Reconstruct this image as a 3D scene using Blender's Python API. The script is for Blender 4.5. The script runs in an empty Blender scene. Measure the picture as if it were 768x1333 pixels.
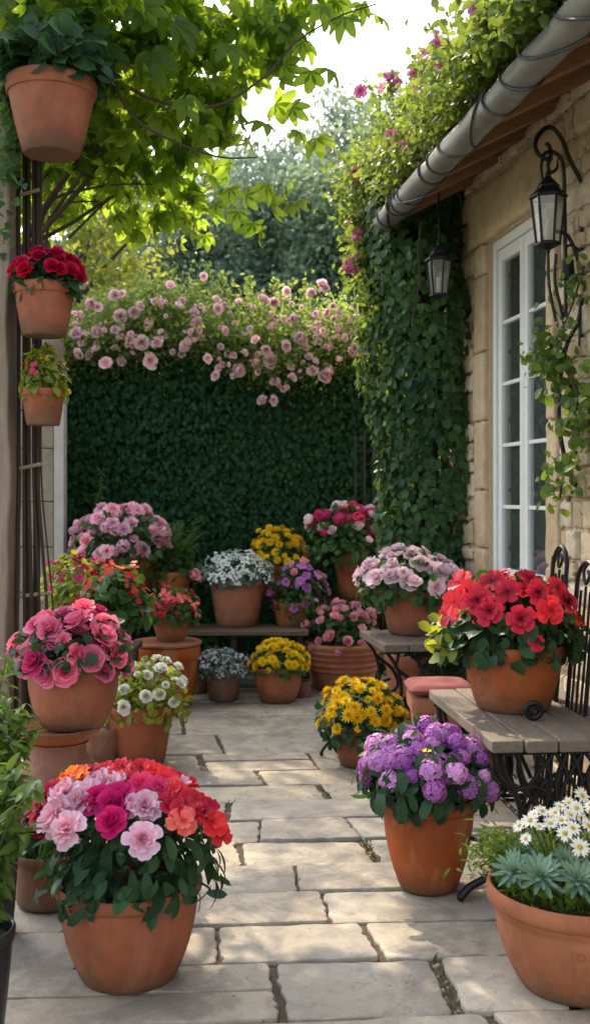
import bpy, math, random
import numpy as np
from mathutils import Vector, Matrix, Quaternion

SEED = 11
random.seed(SEED)
rng = np.random.default_rng(SEED)
sc = bpy.context.scene
COL = sc.collection
PI = math.pi
CAMH, F = 1.5, 1400.0          # eye height; focal length in photo pixels (768 x 1333)


def R(d):
    return math.radians(d)


def at(px, py, Y):
    """sight line through a photo pixel, cut at depth Y"""
    return Vector(((px - 384) * Y / F, Y, CAMH - (py - 643) * Y / F))


# ------------------------------------------------------------------ object helpers
def tag(o, label=None, cat=None, group=None, kind=None):
    if label: o['label'] = label
    if cat: o['category'] = cat
    if group: o['group'] = group
    if kind: o['kind'] = kind
    return o


def thing(name, label, cat, loc=(0, 0, 0), group=None):
    o = bpy.data.objects.new(name, None)
    o.empty_display_size = .1
    COL.objects.link(o)
    o.location = loc
    return tag(o, label, cat, group)


def link(name, me, parent=None, loc=None):
    o = bpy.data.objects.new(name, me)
    COL.objects.link(o)
    if parent is not None:
        o.parent = parent
    if loc is not None:
        o.location = loc
    return o


def wloc(o):
    v = Vector(o.location)
    while o.parent:
        o = o.parent
        v += Vector(o.location)
    return v


def spline(pts, n=8):
    """Catmull-Rom through the points"""
    P = [Vector(p) for p in pts]
    if len(P) < 3:
        return P
    Q = [P[0] * 2 - P[1]] + P + [P[-1] * 2 - P[-2]]
    out = []
    for i in range(1, len(Q) - 2):
        a, b, c, d = Q[i - 1], Q[i], Q[i + 1], Q[i + 2]
        for k in range(n):
            t = k / n
            out.append(.5 * ((2 * b) + (c - a) * t + (2 * a - 5 * b + 4 * c - d) * t * t + (3 * b - a - 3 * c + d) * t ** 3))
    out.append(P[-1])
    return out


class MB:
    """collects shapes in world space; build() links them as one mesh object"""
    def __init__(s):
        s.v, s.f, s.var = [], [], []

    def _add(s, vs, fs, var=0.5):
        n = len(s.v)
        s.v += [tuple(v) for v in vs]
        s.f += [tuple(i + n for i in f) for f in fs]
        s.var += [var] * len(vs)

    def box(s, o, x, y, z, var=.5):
        """corner o with three edge vectors"""
        o, x, y, z = map(Vector, (o, x, y, z))
        vs = [o, o + x, o + x + y, o + y, o + z, o + x + z, o + x + y + z, o + y + z]
        s._add(vs, [(0, 3, 2, 1), (4, 5, 6, 7), (0, 1, 5, 4), (1, 2, 6, 5), (2, 3, 7, 6), (3, 0, 4, 7)], var)

    def tube(s, pts, r, n=8, var=.5, caps=True):
        P = [Vector(p) for p in pts]
        rad = r if isinstance(r, (list, tuple)) else [r] * len(P)
        if len(rad) != len(P):
            rad = list(np.interp(np.linspace(0, 1, len(P)), np.linspace(0, 1, len(rad)), rad))
        vs, fs = [], []
        t0 = (P[1] - P[0]).normalized()
        ref = Vector((0, 0, 1)) if abs(t0.z) < .9 else Vector((1, 0, 0))
        nrm = t0.cross(ref).normalized()
        for i, p in enumerate(P):
            t = (P[min(i + 1, len(P) - 1)] - P[max(i - 1, 0)])
            if t.length < 1e-9: t = t0
            t.normalize()
            nrm = (nrm - t * nrm.dot(t))
            if nrm.length < 1e-6: nrm = t.orthogonal()
            nrm.normalize()
            b = t.cross(nrm)
            for k in range(n):
                a = 2 * PI * k / n
                vs.append(p + (nrm * math.cos(a) + b * math.sin(a)) * rad[i])
        for i in range(len(P) - 1):
            for k in range(n):
                k2 = (k + 1) % n
                fs.append((i * n + k, i * n + k2, (i + 1) * n + k2, (i + 1) * n + k))
        if caps:
            fs.append(tuple(range(n - 1, -1, -1)))
            fs.append(tuple((len(P) - 1) * n + k for k in range(n)))
        s._add(vs, fs, var)

    def lathe(s, prof, c=(0, 0, 0), n=48, wob=0, var=.5):
        c = Vector(c)
        vs, fs = [], []
        ph = random.random() * 6
        for i, (r, z) in enumerate(prof):
            for k in range(n):
                a = 2 * PI * k / n
                rr = r * (1 + wob * math.sin(2 * a + ph) + wob * .5 * math.sin(3 * a + ph * 2))
                vs.append(c + Vector((rr * math.cos(a), rr * math.sin(a), z)))
        for i in range(len(prof) - 1):
            for k in range(n):
                k2 = (k + 1) % n
                fs.append((i * n + k, i * n + k2, (i + 1) * n + k2, (i + 1) * n + k))
        fs.append(tuple(range(n - 1, -1, -1)))
        fs.append(tuple((len(prof) - 1) * n + k for k in range(n)))
        s._add(vs, fs, var)

    def ball(s, c, r, n=10, sz=1.0, var=.5):
        prof = [(max(1e-4, r * math.sin(PI * i / n)), -r * sz * math.cos(PI * i / n)) for i in range(n + 1)]
        s.lathe(prof, c, n * 2, var=var)

    def build(s, name, mat, parent=None, smooth=False, bevel=0):
        o = Vector((0, 0, 0)) if parent is None else wloc(parent)
        me = bpy.data.meshes.new(name)
        me.from_pydata([tuple(Vector(v) - o) for v in s.v], [], s.f)
        at_ = me.attributes.new('var', 'FLOAT', 'POINT')
        at_.data.foreach_set('value', np.array(s.var, dtype=np.float32))
        me.materials.append(mat)
        if smooth:
            me.polygons.foreach_set('use_smooth', [True] * len(me.polygons))
            try:
                me.set_sharp_from_angle(angle=R(42))
            except Exception:
                pass
        me.update()
        ob = link(name, me, parent)
        if bevel:
            m = ob.modifiers.new('bevel', 'BEVEL')
            m.width = bevel; m.segments = 2; m.limit_method = 'ANGLE'; m.angle_limit = R(40)
        return ob


# ------------------------------------------------------------------ fast quad-patch meshes (leaves, petals)
def norm(a):
    return a / np.maximum(np.linalg.norm(a, axis=-1, keepdims=True), 1e-9)


def quad_mesh(name, V, Fq, T, VAR, mat):
    me = bpy.data.meshes.new(name)
    nv, nf = len(V), len(Fq)
    me.vertices.add(nv)
    me.vertices.foreach_set('co', np.ascontiguousarray(V, dtype=np.float32).ravel())
    me.loops.add(nf * 4)
    me.loops.foreach_set('vertex_index', np.ascontiguousarray(Fq, dtype=np.int32).ravel())
    me.polygons.add(nf)
    me.polygons.foreach_set('loop_start', np.arange(0, nf * 4, 4, dtype=np.int32))
    try:
        me.polygons.foreach_set('loop_total', np.full(nf, 4, dtype=np.int32))
    except Exception:
        pass
    me.update(calc_edges=True)
    me.polygons.foreach_set('use_smooth', np.ones(nf, dtype=bool))
    for nm, arr in (('t', T), ('var', VAR)):
        a = me.attributes.new(nm, 'FLOAT', 'POINT')
        a.data.foreach_set('value', np.ascontiguousarray(arr, dtype=np.float32))
    me.materials.append(mat)
    return me


class LM:
    """many copies of small patch templates merged into one mesh"""
    def __init__(s):
        s.V, s.F, s.T, s.A, s.n = [], [], [], [], 0

    def add(s, tm, P, D, U, S, var=None):
        V, Fq, T = tm
        P, D, U = np.asarray(P, float), norm(np.asarray(D, float)), np.asarray(U, float)
        N = len(P)
        if N == 0: return
        S = np.broadcast_to(np.asarray(S, float), (N,))
        X = np.cross(D, U)
        bad = np.linalg.norm(X, axis=1) < 1e-4
        X[bad] = np.cross(D[bad], np.array([.3, .5, .8]))
        X = norm(X)
        Z = np.cross(X, D)
        W = (V[None, :, 0, None] * X[:, None] + V[None, :, 1, None] * D[:, None] + V[None, :, 2, None] * Z[:, None])
        W = W * S[:, None, None] + P[:, None]
        nv = len(V)
        s.V.append(W.reshape(-1, 3))
        s.F.append((Fq[None] + (np.arange(N) * nv)[:, None, None] + s.n).reshape(-1, 4))
        s.T.append(np.tile(T, N))
        va = rng.random(N) if var is None else np.broadcast_to(np.asarray(var, float), (N,))
        s.A.append(np.repeat(va, nv))
        s.n += N * nv

    def mesh(s, name, mat, o=(0, 0, 0)):
        return quad_mesh(name, np.concatenate(s.V) - np.array(o), np.concatenate(s.F), np.concatenate(s.T), np.concatenate(s.A), mat)

    def build(s, name, mat, parent=None):
        o = (0, 0, 0) if parent is None else tuple(wloc(parent))
        return link(name, s.mesh(name, mat, o), parent)


def patch(L, W, nx, ny, prof, bend=0., cup=0., fold=0., ruf=0., base=0., seed=0):
    """petal / leaf patch growing along +Y from the origin, normal +Z.
    bend: curl along the length (rad, + is up), base: start pitch (rad), cup: sides lift, ruf: wavy edge"""
    us = np.linspace(-1, 1, nx); vs = np.linspace(0, 1, ny)
    r = np.random.default_rng(seed)
    ph = r.random() * 6
    y = z = 0.
    ys, zs, ang = [0.], [0.], [base]
    for i in range(1, ny):
        a = base + bend * (vs[i] + vs[i - 1]) / 2
        d = L / (ny - 1)
        y += d * math.cos(a); z += d * math.sin(a)
        ys.append(y); zs.append(z); ang.append(base + bend * vs[i])
    V, T = [], []
    for i, v in enumerate(vs):
        w = W * prof(v) / 2
        for u in us:
            h = cup * u * u * w + fold * abs(u) * w + ruf * v * math.sin(u * 4.2 + ph) * W
            tip = -0.10 * L * (u * u) * (v > .9)
            V.append((u * w, ys[i] - h * math.sin(ang[i]) + tip * math.cos(ang[i]), zs[i] + h * math.cos(ang[i]) + tip * math.sin(ang[i])))
            T.append(v)
    Fq = []
    for i in range(ny - 1):
        for j in range(nx - 1):
            a = i * nx + j
            Fq.append((a, a + 1, a + nx + 1, a + nx))
    return np.array(V), np.array(Fq), np.array(T)


def join(parts):
    V, Fq, T, n = [], [], [], 0
    for v, f, t in parts:
        V.append(v); Fq.append(f + n); T.append(t); n += len(v)
    return np.concatenate(V), np.concatenate(Fq), np.concatenate(T)


def rotz(tm, a, dz=0., out=0., sc_=1., t=None):
    v, f, tt = tm
    c, s = math.cos(a), math.sin(a)
    w = v * sc_ + np.array([0, out, dz])
    w = np.stack([w[:, 0] * c - w[:, 1] * s, w[:, 0] * s + w[:, 1] * c, w[:, 2]], 1)
    return w, f, (tt if t is None else t[0] + (t[1] - t[0]) * tt)


leafprof = lambda v: max(.03, math.sin(PI * min(1, v ** .75 * .97 + .02)))
ovalprof = lambda v: max(.04, math.sin(PI * (v * .93 + .04)) ** .75)
roundprof = lambda v: max(.12, math.sin(PI * min(1, .06 + .80 * v)) ** .7)
fanprof = lambda v: .22 + .78 * math.sin(PI * .5 * min(1, v * 1.15)) if v < .95 else .86
lanceprof = lambda v: max(.05, math.sin(PI * (v ** .6 * .95 + .03)))

LEAF = patch(1, .52, 3, 5, leafprof, bend=-.7, fold=.25)           # mid detail leaf
LEAFW = patch(1, .74, 3, 5, ovalprof, bend=-.6, fold=.2)           # broad leaf
LANCE = patch(1, .22, 3, 5, lanceprof, bend=-.9, fold=.3)
OVAL = patch(1, .40, 3, 6, ovalprof, bend=-.8, fold=.22)
TINY = patch(1, .55, 3, 3, leafprof, bend=-.4, fold=.25)           # far leaf, four quads
TINYW = patch(1, .8, 3, 3, ovalprof, bend=-.6, fold=.2)
IVY = join([patch(1, .62, 3, 4, leafprof, bend=-.4, fold=.15)] +
           [rotz(patch(.66, .5, 3, 3, leafprof, bend=-.3, fold=.1), s_ * .95) for s_ in (1, -1)])
PALM = join([rotz(patch(l, l * .40, 3, 5, leafprof, bend=-.9, fold=.25), a) for a, l in
             ((0, 1), (.75, .9), (-.75, .9), (1.55, .62), (-1.55, .62))])
FERN = join([patch(1, .03, 3, 5, lambda v: 1., bend=-1.2)] +
            [rotz(patch(.20 * math.sin(PI * (k / 9 * .85 + .1)) + .04, .05, 3, 3, leafprof), s_ * 1.1) for k in range(0)for s_ in (1, -1)])


# ------------------------------------------------------------------ flower templates (axis +Z, unit radius about 1)
def fl_rose(layers, seed, ruf=.05, cup=.35):
    r = np.random.default_rng(seed)
    out = []
    a0 = 0.
    for k, (n, L, W, tilt, bend, o) in enumerate(layers):
        for i in range(n):
            a = a0 + 2 * PI * i / n + r.normal(0, .10)
            s_ = 1 + r.normal(0, .07)
            p = patch(L * s_, W * s_, 5, 5, fanprof, bend=bend + r.normal(0, .15), cup=cup, ruf=ruf, base=tilt + r.normal(0, .1), seed=seed * 50 + k * 9 + i)
            q = k / max(1, len(layers) - 1)
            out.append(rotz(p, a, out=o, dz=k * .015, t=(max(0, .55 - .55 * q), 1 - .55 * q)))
        a0 += PI / n + .3
    return join(out)


ROSE_L = [(6, .92, .98, .12, .10, .05), (6, .86, .88, .50, .20, .04), (6, .78, .74, .85, .35, .03), (5, .64, .56, 1.10, .5, .02), (4, .50, .42, 1.32, .6, .015), (3, .38, .30, 1.48, .6, .01)]
PEONY_L = [(7, 1.0, .72, -.12, .15, .04), (7, .88, .62, .25, .2, .04), (6, .70, .52, .6, .35, .03), (6, .5, .40, .95, .5, .02), (4, .34, .28, 1.2, .6, .01)]
BALL_L = [(6, .95, .9, .35, .85, .06), (6, .95, .85, .8, .9, .03), (5, .85, .7, 1.15, .7, .02), (4, .7, .5, 1.35, .5, .01)]


def fl_single(seed, n=5, W=.98, tilt=.3, bend=-.35, ruf=.09):
    r = np.random.default_rng(seed)
    out = []
    for i in range(n):
        p = patch(1 + r.normal(0, .06), W, 5, 5, fanprof, bend=bend, cup=.1, ruf=ruf, base=tilt + r.normal(0, .1), seed=seed * 31 + i)
        out.append(rotz(p, 2 * PI * i / n + r.normal(0, .08), out=.03, dz=.012 * (i % 2)))
    for i in range(3):
        out.append(rotz(patch(.34, .12, 3, 3, ovalprof, base=1.3, bend=.2), 2 * PI * i / 3, out=.02, dz=.1, t=(0, 0)))
    return join(out)


def fl_semi(seed):
    """loose two-ring geranium / begonia bloom"""
    a = fl_single(seed, 5, .95, .1, -.2, .10)
    b = fl_single(seed + 7, 5, .85, .65, -.25, .12)
    return join([a, rotz(b, .6, dz=.04, sc_=.72, t=(.0, .75))])


def disc(r, h, t, n=10):
    rings = 3
    V = [(0, 0, 0)] * 0
    for i in range(rings + 1):
        q = i / rings
        for k in range(n):
            a = 2 * PI * k / n
            V.append((r * max(.02, math.cos(q * PI / 2)) * math.cos(a), r * max(.02, math.cos(q * PI / 2)) * math.sin(a), h * math.sin(q * PI / 2)))
    Fq = [(i * n + k, i * n + (k + 1) % n, (i + 1) * n + (k + 1) % n, (i + 1) * n + k) for i in range(rings) for k in range(n)]
    return np.array(V), np.array(Fq), np.full(len(V), t)


def fl_daisy(seed, n=15, centre=True):
    r = np.random.default_rng(seed)
    out = []
    for i in range(n):
        p = patch(1 + r.normal(0, .06), .30, 3, 4, ovalprof, bend=-.45 + r.normal(0, .15), base=.28 + r.normal(0, .1))
        out.append(rotz(p, 2 * PI * i / n + r.normal(0, .06), out=.12, t=(.4, 1)))
    return join(out)


def fl_mum(seed):
    r = np.random.default_rng(seed)
    out = []
    for k, (n, L, tilt) in enumerate(((13, 1, -.05), (12, .85, .35), (10, .65, .75), (7, .42, 1.15))):
        for i in range(n):
            p = patch(L * (1 + r.normal(0, .06)), .30, 3, 3, ovalprof, bend=.25, base=tilt + r.normal(0, .1))
            out.append(rotz(p, 2 * PI * i / n + k * .4, out=.04, dz=.03 * k, t=(0, 1 - .2 * k)))
    return join(out)


def fl_head(seed, nf=46, flat=.75, fs=.30, rj=.07):
    """ball of small florets (hydrangea, phlox, geranium)"""
    r = np.random.default_rng(seed)
    lm = LM()
    fl = join([rotz(patch(1, .95, 3, 3, roundprof, bend=-.9, base=.65), 2 * PI * i / 4, t=(0, 1)) for i in range(4)])
    i = np.arange(nf) + .5
    th = np.arccos(1 - 1.65 * i / nf); ph = i * 2.39996
    N = norm(np.stack([np.sin(th) * np.cos(ph), np.sin(th) * np.sin(ph), np.cos(th)], 1) + r.normal(0, .12, (nf, 3)))
    P = N * np.array([1, 1, flat]) * (1 - fs * .5) * (1 + r.normal(0, rj, (nf, 1)))
    # floret template is +Z axis: feed D as a tangent, U as the normal
    D = np.cross(N, r.normal(0, 1, (nf, 3)))
    V, Fq, T = fl
    lm.add((V, Fq, T), P, D, N, fs * (1 + r.normal(0, .12, nf)), var=r.random(nf))
    return np.concatenate(lm.V), np.concatenate(lm.F), np.concatenate(lm.T)


def fl_stars(seed, nf=5, fs=.5):
    """small loose spray of five-petal blooms"""
    r = np.random.default_rng(seed)
    out = []
    for k in range(nf):
        f = join([rotz(patch(.5, .34, 3, 3, roundprof, bend=-.4, base=.3), 2 * PI * i / 5, t=(0, 1)) for i in range(5)])
        a, d = r.random() * 6.28, math.sqrt(r.random()) * .75
        out.append((f[0] * fs * 1.5 + np.array([math.cos(a) * d, math.sin(a) * d, r.random() * .35]), f[1], f[2]))
    return join(out)


# ------------------------------------------------------------------ materials
def new_mat(name):
    m = bpy.data.materials.new(name)
    m.use_nodes = True
    nt = m.node_tree
    nt.nodes.clear()
    out = nt.nodes.new('ShaderNodeOutputMaterial')
    return m, nt, out


def nd(nt, typ, **kw):
    n = nt.nodes.new(typ)
    for k, v in kw.items():
        if k in n.inputs:
            n.inputs[k].default_value = v
        else:
            setattr(n, k, v)
    return n


def ramp(nt, fac, stops):
    r = nt.nodes.new('ShaderNodeValToRGB')
    el = r.color_ramp.elements
    while len(el) < len(stops): el.new(.5)
    for e, (p, c) in zip(el, stops):
        e.position = p
        e.color = (*c, 1)
    nt.links.new(fac, r.inputs['Fac'])
    return r.outputs['Color']


def mixc(nt, fac, a, b, blend='MIX'):
    m = nt.nodes.new('ShaderNodeMix')
    m.data_type = 'RGBA'; m.blend_type = blend
    for sock, val in ((m.inputs[0], fac), (m.inputs[6], a), (m.inputs[7], b)):
        if isinstance(val, (int, float)): sock.default_value = val
        elif isinstance(val, tuple): sock.default_value = (*val, 1)
        else: nt.links.new(val, sock)
    return m.outputs[2]


def math_(nt, op, a, b=None, clamp=False):
    m = nt.nodes.new('ShaderNodeMath')
    m.operation = op; m.use_clamp = clamp
    for sock, val in ((m.inputs[0], a), (m.inputs[1], b)):
        if val is None: continue
        if isinstance(val, (int, float)): sock.default_value = val
        else: nt.links.new(val, sock)
    return m.outputs[0]


def attr(nt, name):
    a = nt.nodes.new('ShaderNodeAttribute')
    a.attribute_name = name
    return a.outputs['Fac']


def noise(nt, scale, detail=4, rough=.55, coord='Object', stretch=None, dist=0.):
    tc = nt.nodes.new('ShaderNodeTexCoord')
    n = nt.nodes.new('ShaderNodeTexNoise')
    n.inputs['Scale'].default_value = scale
    n.inputs['Detail'].default_value = detail
    n.inputs['Roughness'].default_value = rough
    n.inputs['Distortion'].default_value = dist
    src = tc.outputs[coord] if coord != 'World' else nt.nodes.new('ShaderNodeNewGeometry').outputs['Position']
    if stretch:
        mp = nt.nodes.new('ShaderNodeMapping')
        mp.inputs['Scale'].default_value = stretch
        nt.links.new(src, mp.inputs['Vector'])
        src = mp.outputs['Vector']
    nt.links.new(src, n.inputs['Vector'])
    return n.outputs['Fac']


def bump(nt, h, strength=.3, dist=.01):
    b = nt.nodes.new('ShaderNodeBump')
    b.inputs['Strength'].default_value = strength
    b.inputs['Distance'].default_value = dist
    nt.links.new(h, b.inputs['Height'])
    return b.outputs['Normal']


def bsdf(nt, color, rough=.6, metal=0., normal=None, spec=.5):
    p = nt.nodes.new('ShaderNodeBsdfPrincipled')
    if isinstance(color, tuple): p.inputs['Base Color'].default_value = (*color, 1)
    else: nt.links.new(color, p.inputs['Base Color'])
    if isinstance(rough, (int, float)): p.inputs['Roughness'].default_value = rough
    else: nt.links.new(rough, p.inputs['Roughness'])
    p.inputs['Metallic'].default_value = metal
    p.inputs['Specular IOR Level'].default_value = spec
    if normal is not None: nt.links.new(normal, p.inputs['Normal'])
    return p.outputs[0]


def mixs(nt, fac, a, b):
    m = nt.nodes.new('ShaderNodeMixShader')
    if isinstance(fac, (int, float)): m.inputs[0].default_value = fac
    else: nt.links.new(fac, m.inputs[0])
    nt.links.new(a, m.inputs[1]); nt.links.new(b, m.inputs[2])
    return m.outputs[0]


def leaf_mat(name, dark, light, tr=.35, trcol=None, rough=.45, spec=.25):
    m, nt, out = new_mat(name)
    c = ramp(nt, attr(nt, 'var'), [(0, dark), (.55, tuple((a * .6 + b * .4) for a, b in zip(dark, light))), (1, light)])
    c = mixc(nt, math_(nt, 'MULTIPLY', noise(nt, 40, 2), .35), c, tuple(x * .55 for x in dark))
    p = bsdf(nt, c, rough, spec=spec)
    t = nt.nodes.new('ShaderNodeBsdfTranslucent')
    tc = trcol or (light[0] * 2.6, light[1] * 2.3, light[2] * .8)
    nt.links.new(mixc(nt, .65, c, tc), t.inputs['Color'])
    nt.links.new(mixs(nt, tr, p, t.outputs[0]), out.inputs[0])
    return m


def petal_mat(name, inner, outer, tr=.3, vary=.25, other=None):
    m, nt, out = new_mat(name)
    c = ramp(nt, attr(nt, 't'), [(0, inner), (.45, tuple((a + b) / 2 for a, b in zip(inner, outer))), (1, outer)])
    oi = nt.nodes.new('ShaderNodeObjectInfo')
    if other:
        c = mixc(nt, math_(nt, 'MULTIPLY', oi.outputs['Random'], .8), c, other)
    hs = nt.nodes.new('ShaderNodeHueSaturation')
    nt.links.new(c, hs.inputs['Color'])
    nt.links.new(math_(nt, 'ADD', math_(nt, 'MULTIPLY', oi.outputs['Random'], vary * 1.6), 1 - vary), hs.inputs['Value'])
    nt.links.new(math_(nt, 'ADD', math_(nt, 'MULTIPLY', oi.outputs['Random'], .02), .49), hs.inputs['Hue'])
    c = hs.outputs['Color']
    p = bsdf(nt, c, .5, spec=.25)
    t = nt.nodes.new('ShaderNodeBsdfTranslucent')
    nt.links.new(c, t.inputs['Color'])
    nt.links.new(mixs(nt, tr, p, t.outputs[0]), out.inputs[0])
    return m


def terracotta(name, base=(.36, .098, .034), dark=(.20, .052, .019)):
    m, nt, out = new_mat(name)
    oi = nt.nodes.new('ShaderNodeObjectInfo')
    n1 = noise(nt, 5, 5, .6, 'World')
    n2 = noise(nt, 60, 4, .6, 'World')
    n3 = noise(nt, 5.5, 8, .72, 'World', stretch=(1, 1, .35), dist=.7)
    c = ramp(nt, n1, [(.3, dark), (.62, base)])
    c = mixc(nt, math_(nt, 'MULTIPLY', n2, .25), c, tuple(x * .6 for x in base))
    bloom = ramp(nt, n3, [(.49, (0, 0, 0)), (.72, (1, 1, 1))])
    age = ramp(nt, oi.outputs['Random'], [(.25, (.12, .12, .12)), (.95, (.62, .62, .62))])
    c = mixc(nt, math_(nt, 'MULTIPLY', bloom, age), c, (.45, .27, .18))
    damp = ramp(nt, noise(nt, 3.6, 6, .7, 'World', stretch=(1, 1, .5), dist=.9), [(.52, (0, 0, 0)), (.68, (1, 1, 1))])
    c = mixc(nt, math_(nt, 'MULTIPLY', damp, .5), c, (.16, .052, .024))
    specks = ramp(nt, noise(nt, 150, 2, .5, 'World'), [(.68, (0, 0, 0)), (.74, (1, 1, 1))])
    c = mixc(nt, math_(nt, 'MULTIPLY', specks, .35), c, (.10, .05, .03))
    # soil splash and damp near the foot
    tc = nt.nodes.new('ShaderNodeTexCoord')
    sx = nt.nodes.new('ShaderNodeSeparateXYZ')
    nt.links.new(tc.outputs['Object'], sx.inputs[0])
    foot = ramp(nt, math_(nt, 'ADD', math_(nt, 'MULTIPLY', sx.outputs['Z'], 7), math_(nt, 'MULTIPLY', n3, .7)), [(.35, (1, 1, 1)), (.95, (0, 0, 0))])
    c = mixc(nt, math_(nt, 'MULTIPLY', foot, .6), c, (.085, .055, .03))
    moss = ramp(nt, math_(nt, 'SUBTRACT', noise(nt, 13, 6, .7, 'World'), math_(nt, 'MULTIPLY', sx.outputs['Z'], 1.1)), [(.42, (0, 0, 0)), (.56, (1, 1, 1))])
    c = mixc(nt, math_(nt, 'MULTIPLY', moss, .45), c, (.075, .075, .035))
    hs = nt.nodes.new('ShaderNodeHueSaturation')
    nt.links.new(c, hs.inputs['Color'])
    nt.links.new(math_(nt, 'ADD', math_(nt, 'MULTIPLY', oi.outputs['Random'], .25), .88), hs.inputs['Value'])
    nt.links.new(math_(nt, 'ADD', math_(nt, 'MULTIPLY', oi.outputs['Random'], .2), .88), hs.inputs['Saturation'])
    nb = bump(nt, math_(nt, 'ADD', n2, math_(nt, 'MULTIPLY', noise(nt, 9, 3, stretch=(.3, .3, 3)), .6)), .22, .004)
    nt.links.new(bsdf(nt, hs.outputs['Color'], .72, normal=nb, spec=.3), out.inputs[0])
    return m


def plain(name, color, rough=.6, metal=0., nscale=12, amt=.3, bmp=.15, bdist=.004, dark=None, stretch=None, spec=.5):
    m, nt, out = new_mat(name)
    n = noise(nt, nscale, 5, .6, stretch=stretch)
    c = mixc(nt, n, dark or tuple(x * (1 - amt) for x in color), tuple(min(1, x * (1 + amt * .6)) for x in color))
    nt.links.new(bsdf(nt, c, rough, metal, bump(nt, n, bmp, bdist) if bmp else None, spec), out.inputs[0])
    return m


def stone_mat(name, cols, bscale=18, bd=.012, warm=None, rough=.85, worn=False):
    """per-stone tint from attribute var, blotches, pits"""
    m, nt, out = new_mat(name)
    c = ramp(nt, attr(nt, 'var'), [(i / (len(cols) - 1), k) for i, k in enumerate(cols)])
    big = noise(nt, 2.6, 6, .62, 'World', dist=.5)
    mid = noise(nt, 11, 6, .65, 'World', dist=.4)
    fine = noise(nt, 85, 4, .7, 'World')
    c = mixc(nt, math_(nt, 'MULTIPLY', ramp(nt, big, [(.42, (0, 0, 0)), (.66, (1, 1, 1))]), .6), c, warm or tuple(x * .6 for x in cols[0]))
    c = mixc(nt, math_(nt, 'MULTIPLY', ramp(nt, mid, [(.46, (0, 0, 0)), (.7, (1, 1, 1))]), .5), c, tuple(x * .55 for x in cols[0]))
    c = mixc(nt, math_(nt, 'MULTIPLY', fine, .28), c, (.06, .055, .05))
    if worn:
        st = ramp(nt, noise(nt, 1.7, 8, .72, 'World', dist=1.4), [(.50, (0, 0, 0)), (.57, (1, 1, 1))])
        c = mixc(nt, math_(nt, 'MULTIPLY', st, .55), c, (.17, .155, .135))
        li = ramp(nt, noise(nt, 7.5, 6, .7, 'World', dist=.8), [(.60, (0, 0, 0)), (.68, (1, 1, 1))])
        c = mixc(nt, math_(nt, 'MULTIPLY', li, .30), c, (.56, .53, .47))
        sp_ = ramp(nt, noise(nt, 46, 3, .6, 'World'), [(.66, (0, 0, 0)), (.70, (1, 1, 1))])
        c = mixc(nt, math_(nt, 'MULTIPLY', sp_, .6), c, (.09, .08, .065))
        cr = ramp(nt, math_(nt, 'ABSOLUTE', math_(nt, 'SUBTRACT', noise(nt, 1.25, 7, .66, 'World', dist=.9), .5)), [(.0, (1, 1, 1)), (.0035, (0, 0, 0))])
        gate = ramp(nt, noise(nt, .9, 2, .5, 'World'), [(.50, (0, 0, 0)), (.56, (1, 1, 1))])
        crk = math_(nt, 'MULTIPLY', cr, gate)
        c = mixc(nt, math_(nt, 'MULTIPLY', crk, .7), c, (.07, .06, .048))
    h = math_(nt, 'ADD', math_(nt, 'MULTIPLY', mid, 1.0), math_(nt, 'MULTIPLY', noise(nt, bscale, 6, .7, 'World'), .6))
    h = math_(nt, 'ADD', h, math_(nt, 'MULTIPLY', fine, .18))
    rg = ramp(nt, mid, [(.3, (rough - .22,) * 3), (.7, (rough,) * 3)])
    nt.links.new(bsdf(nt, c, rg, normal=bump(nt, h, .55, bd), spec=.35), out.inputs[0])
    return m


def wood_mat(name, light, dark, axis='y'):
    m, nt, out = new_mat(name)
    st = {'y': (14, 1.2, 14), 'x': (1.2, 14, 14), 'z': (14, 14, 1.2)}[axis]
    g = noise(nt, 4, 6, .7, stretch=st, dist=1.2)
    g2 = noise(nt, 18, 4, .7, stretch=st)
    b = noise(nt, 3, 3)
    c = ramp(nt, g, [(.3, dark), (.65, light)])
    c = mixc(nt, math_(nt, 'MULTIPLY', g2, .5), c, dark)
    c = mixc(nt, math_(nt, 'MULTIPLY', b, .4), c, tuple(x * .6 for x in dark))
    v = attr(nt, 'var')
    c = mixc(nt, math_(nt, 'MULTIPLY', v, .35), c, tuple(x * .8 for x in light))
    nt.links.new(bsdf(nt, c, .75, normal=bump(nt, math_(nt, 'ADD', g, math_(nt, 'MULTIPLY', g2, .5)), .6, .006), spec=.3), out.inputs[0])
    return m


M = {}
M['terra'] = terracotta('terracotta')
M['terra_pale'] = terracotta('pale terracotta', (.39, .14, .065), (.25, .08, .037))
M['terra_brown'] = terracotta('brown terracotta', (.24, .11, .07), (.14, .06, .035))
M['letter_clay'] = plain('worn pressed clay', (.27, .085, .036), .8, nscale=40, amt=.3)
M['soil'] = plain('potting soil', (.035, .022, .014), .95, nscale=60, amt=.6, bmp=.8, bdist=.01)
M['iron'] = plain('black wrought iron', (.018, .018, .02), .48, .55, 40, .5, .2)
M['iron_rust'] = plain('rusty brown iron', (.050, .034, .024), .6, .4, 30, .6, .3)
M['zinc'] = plain('weathered zinc', (.25, .245, .24), .5, .4, 5, .6, .35, .008)
M['strap'] = plain('dark lead strap', (.07, .075, .085), .5, .6, 20, .4)
M['bench_wood'] = wood_mat('weathered grey wood', (.27, .225, .18), (.10, .08, .062), 'y')
M['shelf_wood'] = wood_mat('old brown plank', (.22, .16, .11), (.07, .048, .033), 'x')
M['dark_wood'] = wood_mat('dark stained wood', (.075, .05, .033), (.02, .014, .01), 'z')
M['rafter'] = wood_mat('rafter wood', (.36, .19, .10), (.15, .07, .036), 'x')
M['soffit'] = wood_mat('dark roof boards', (.17, .09, .05), (.06, .03, .018), 'y')
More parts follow.
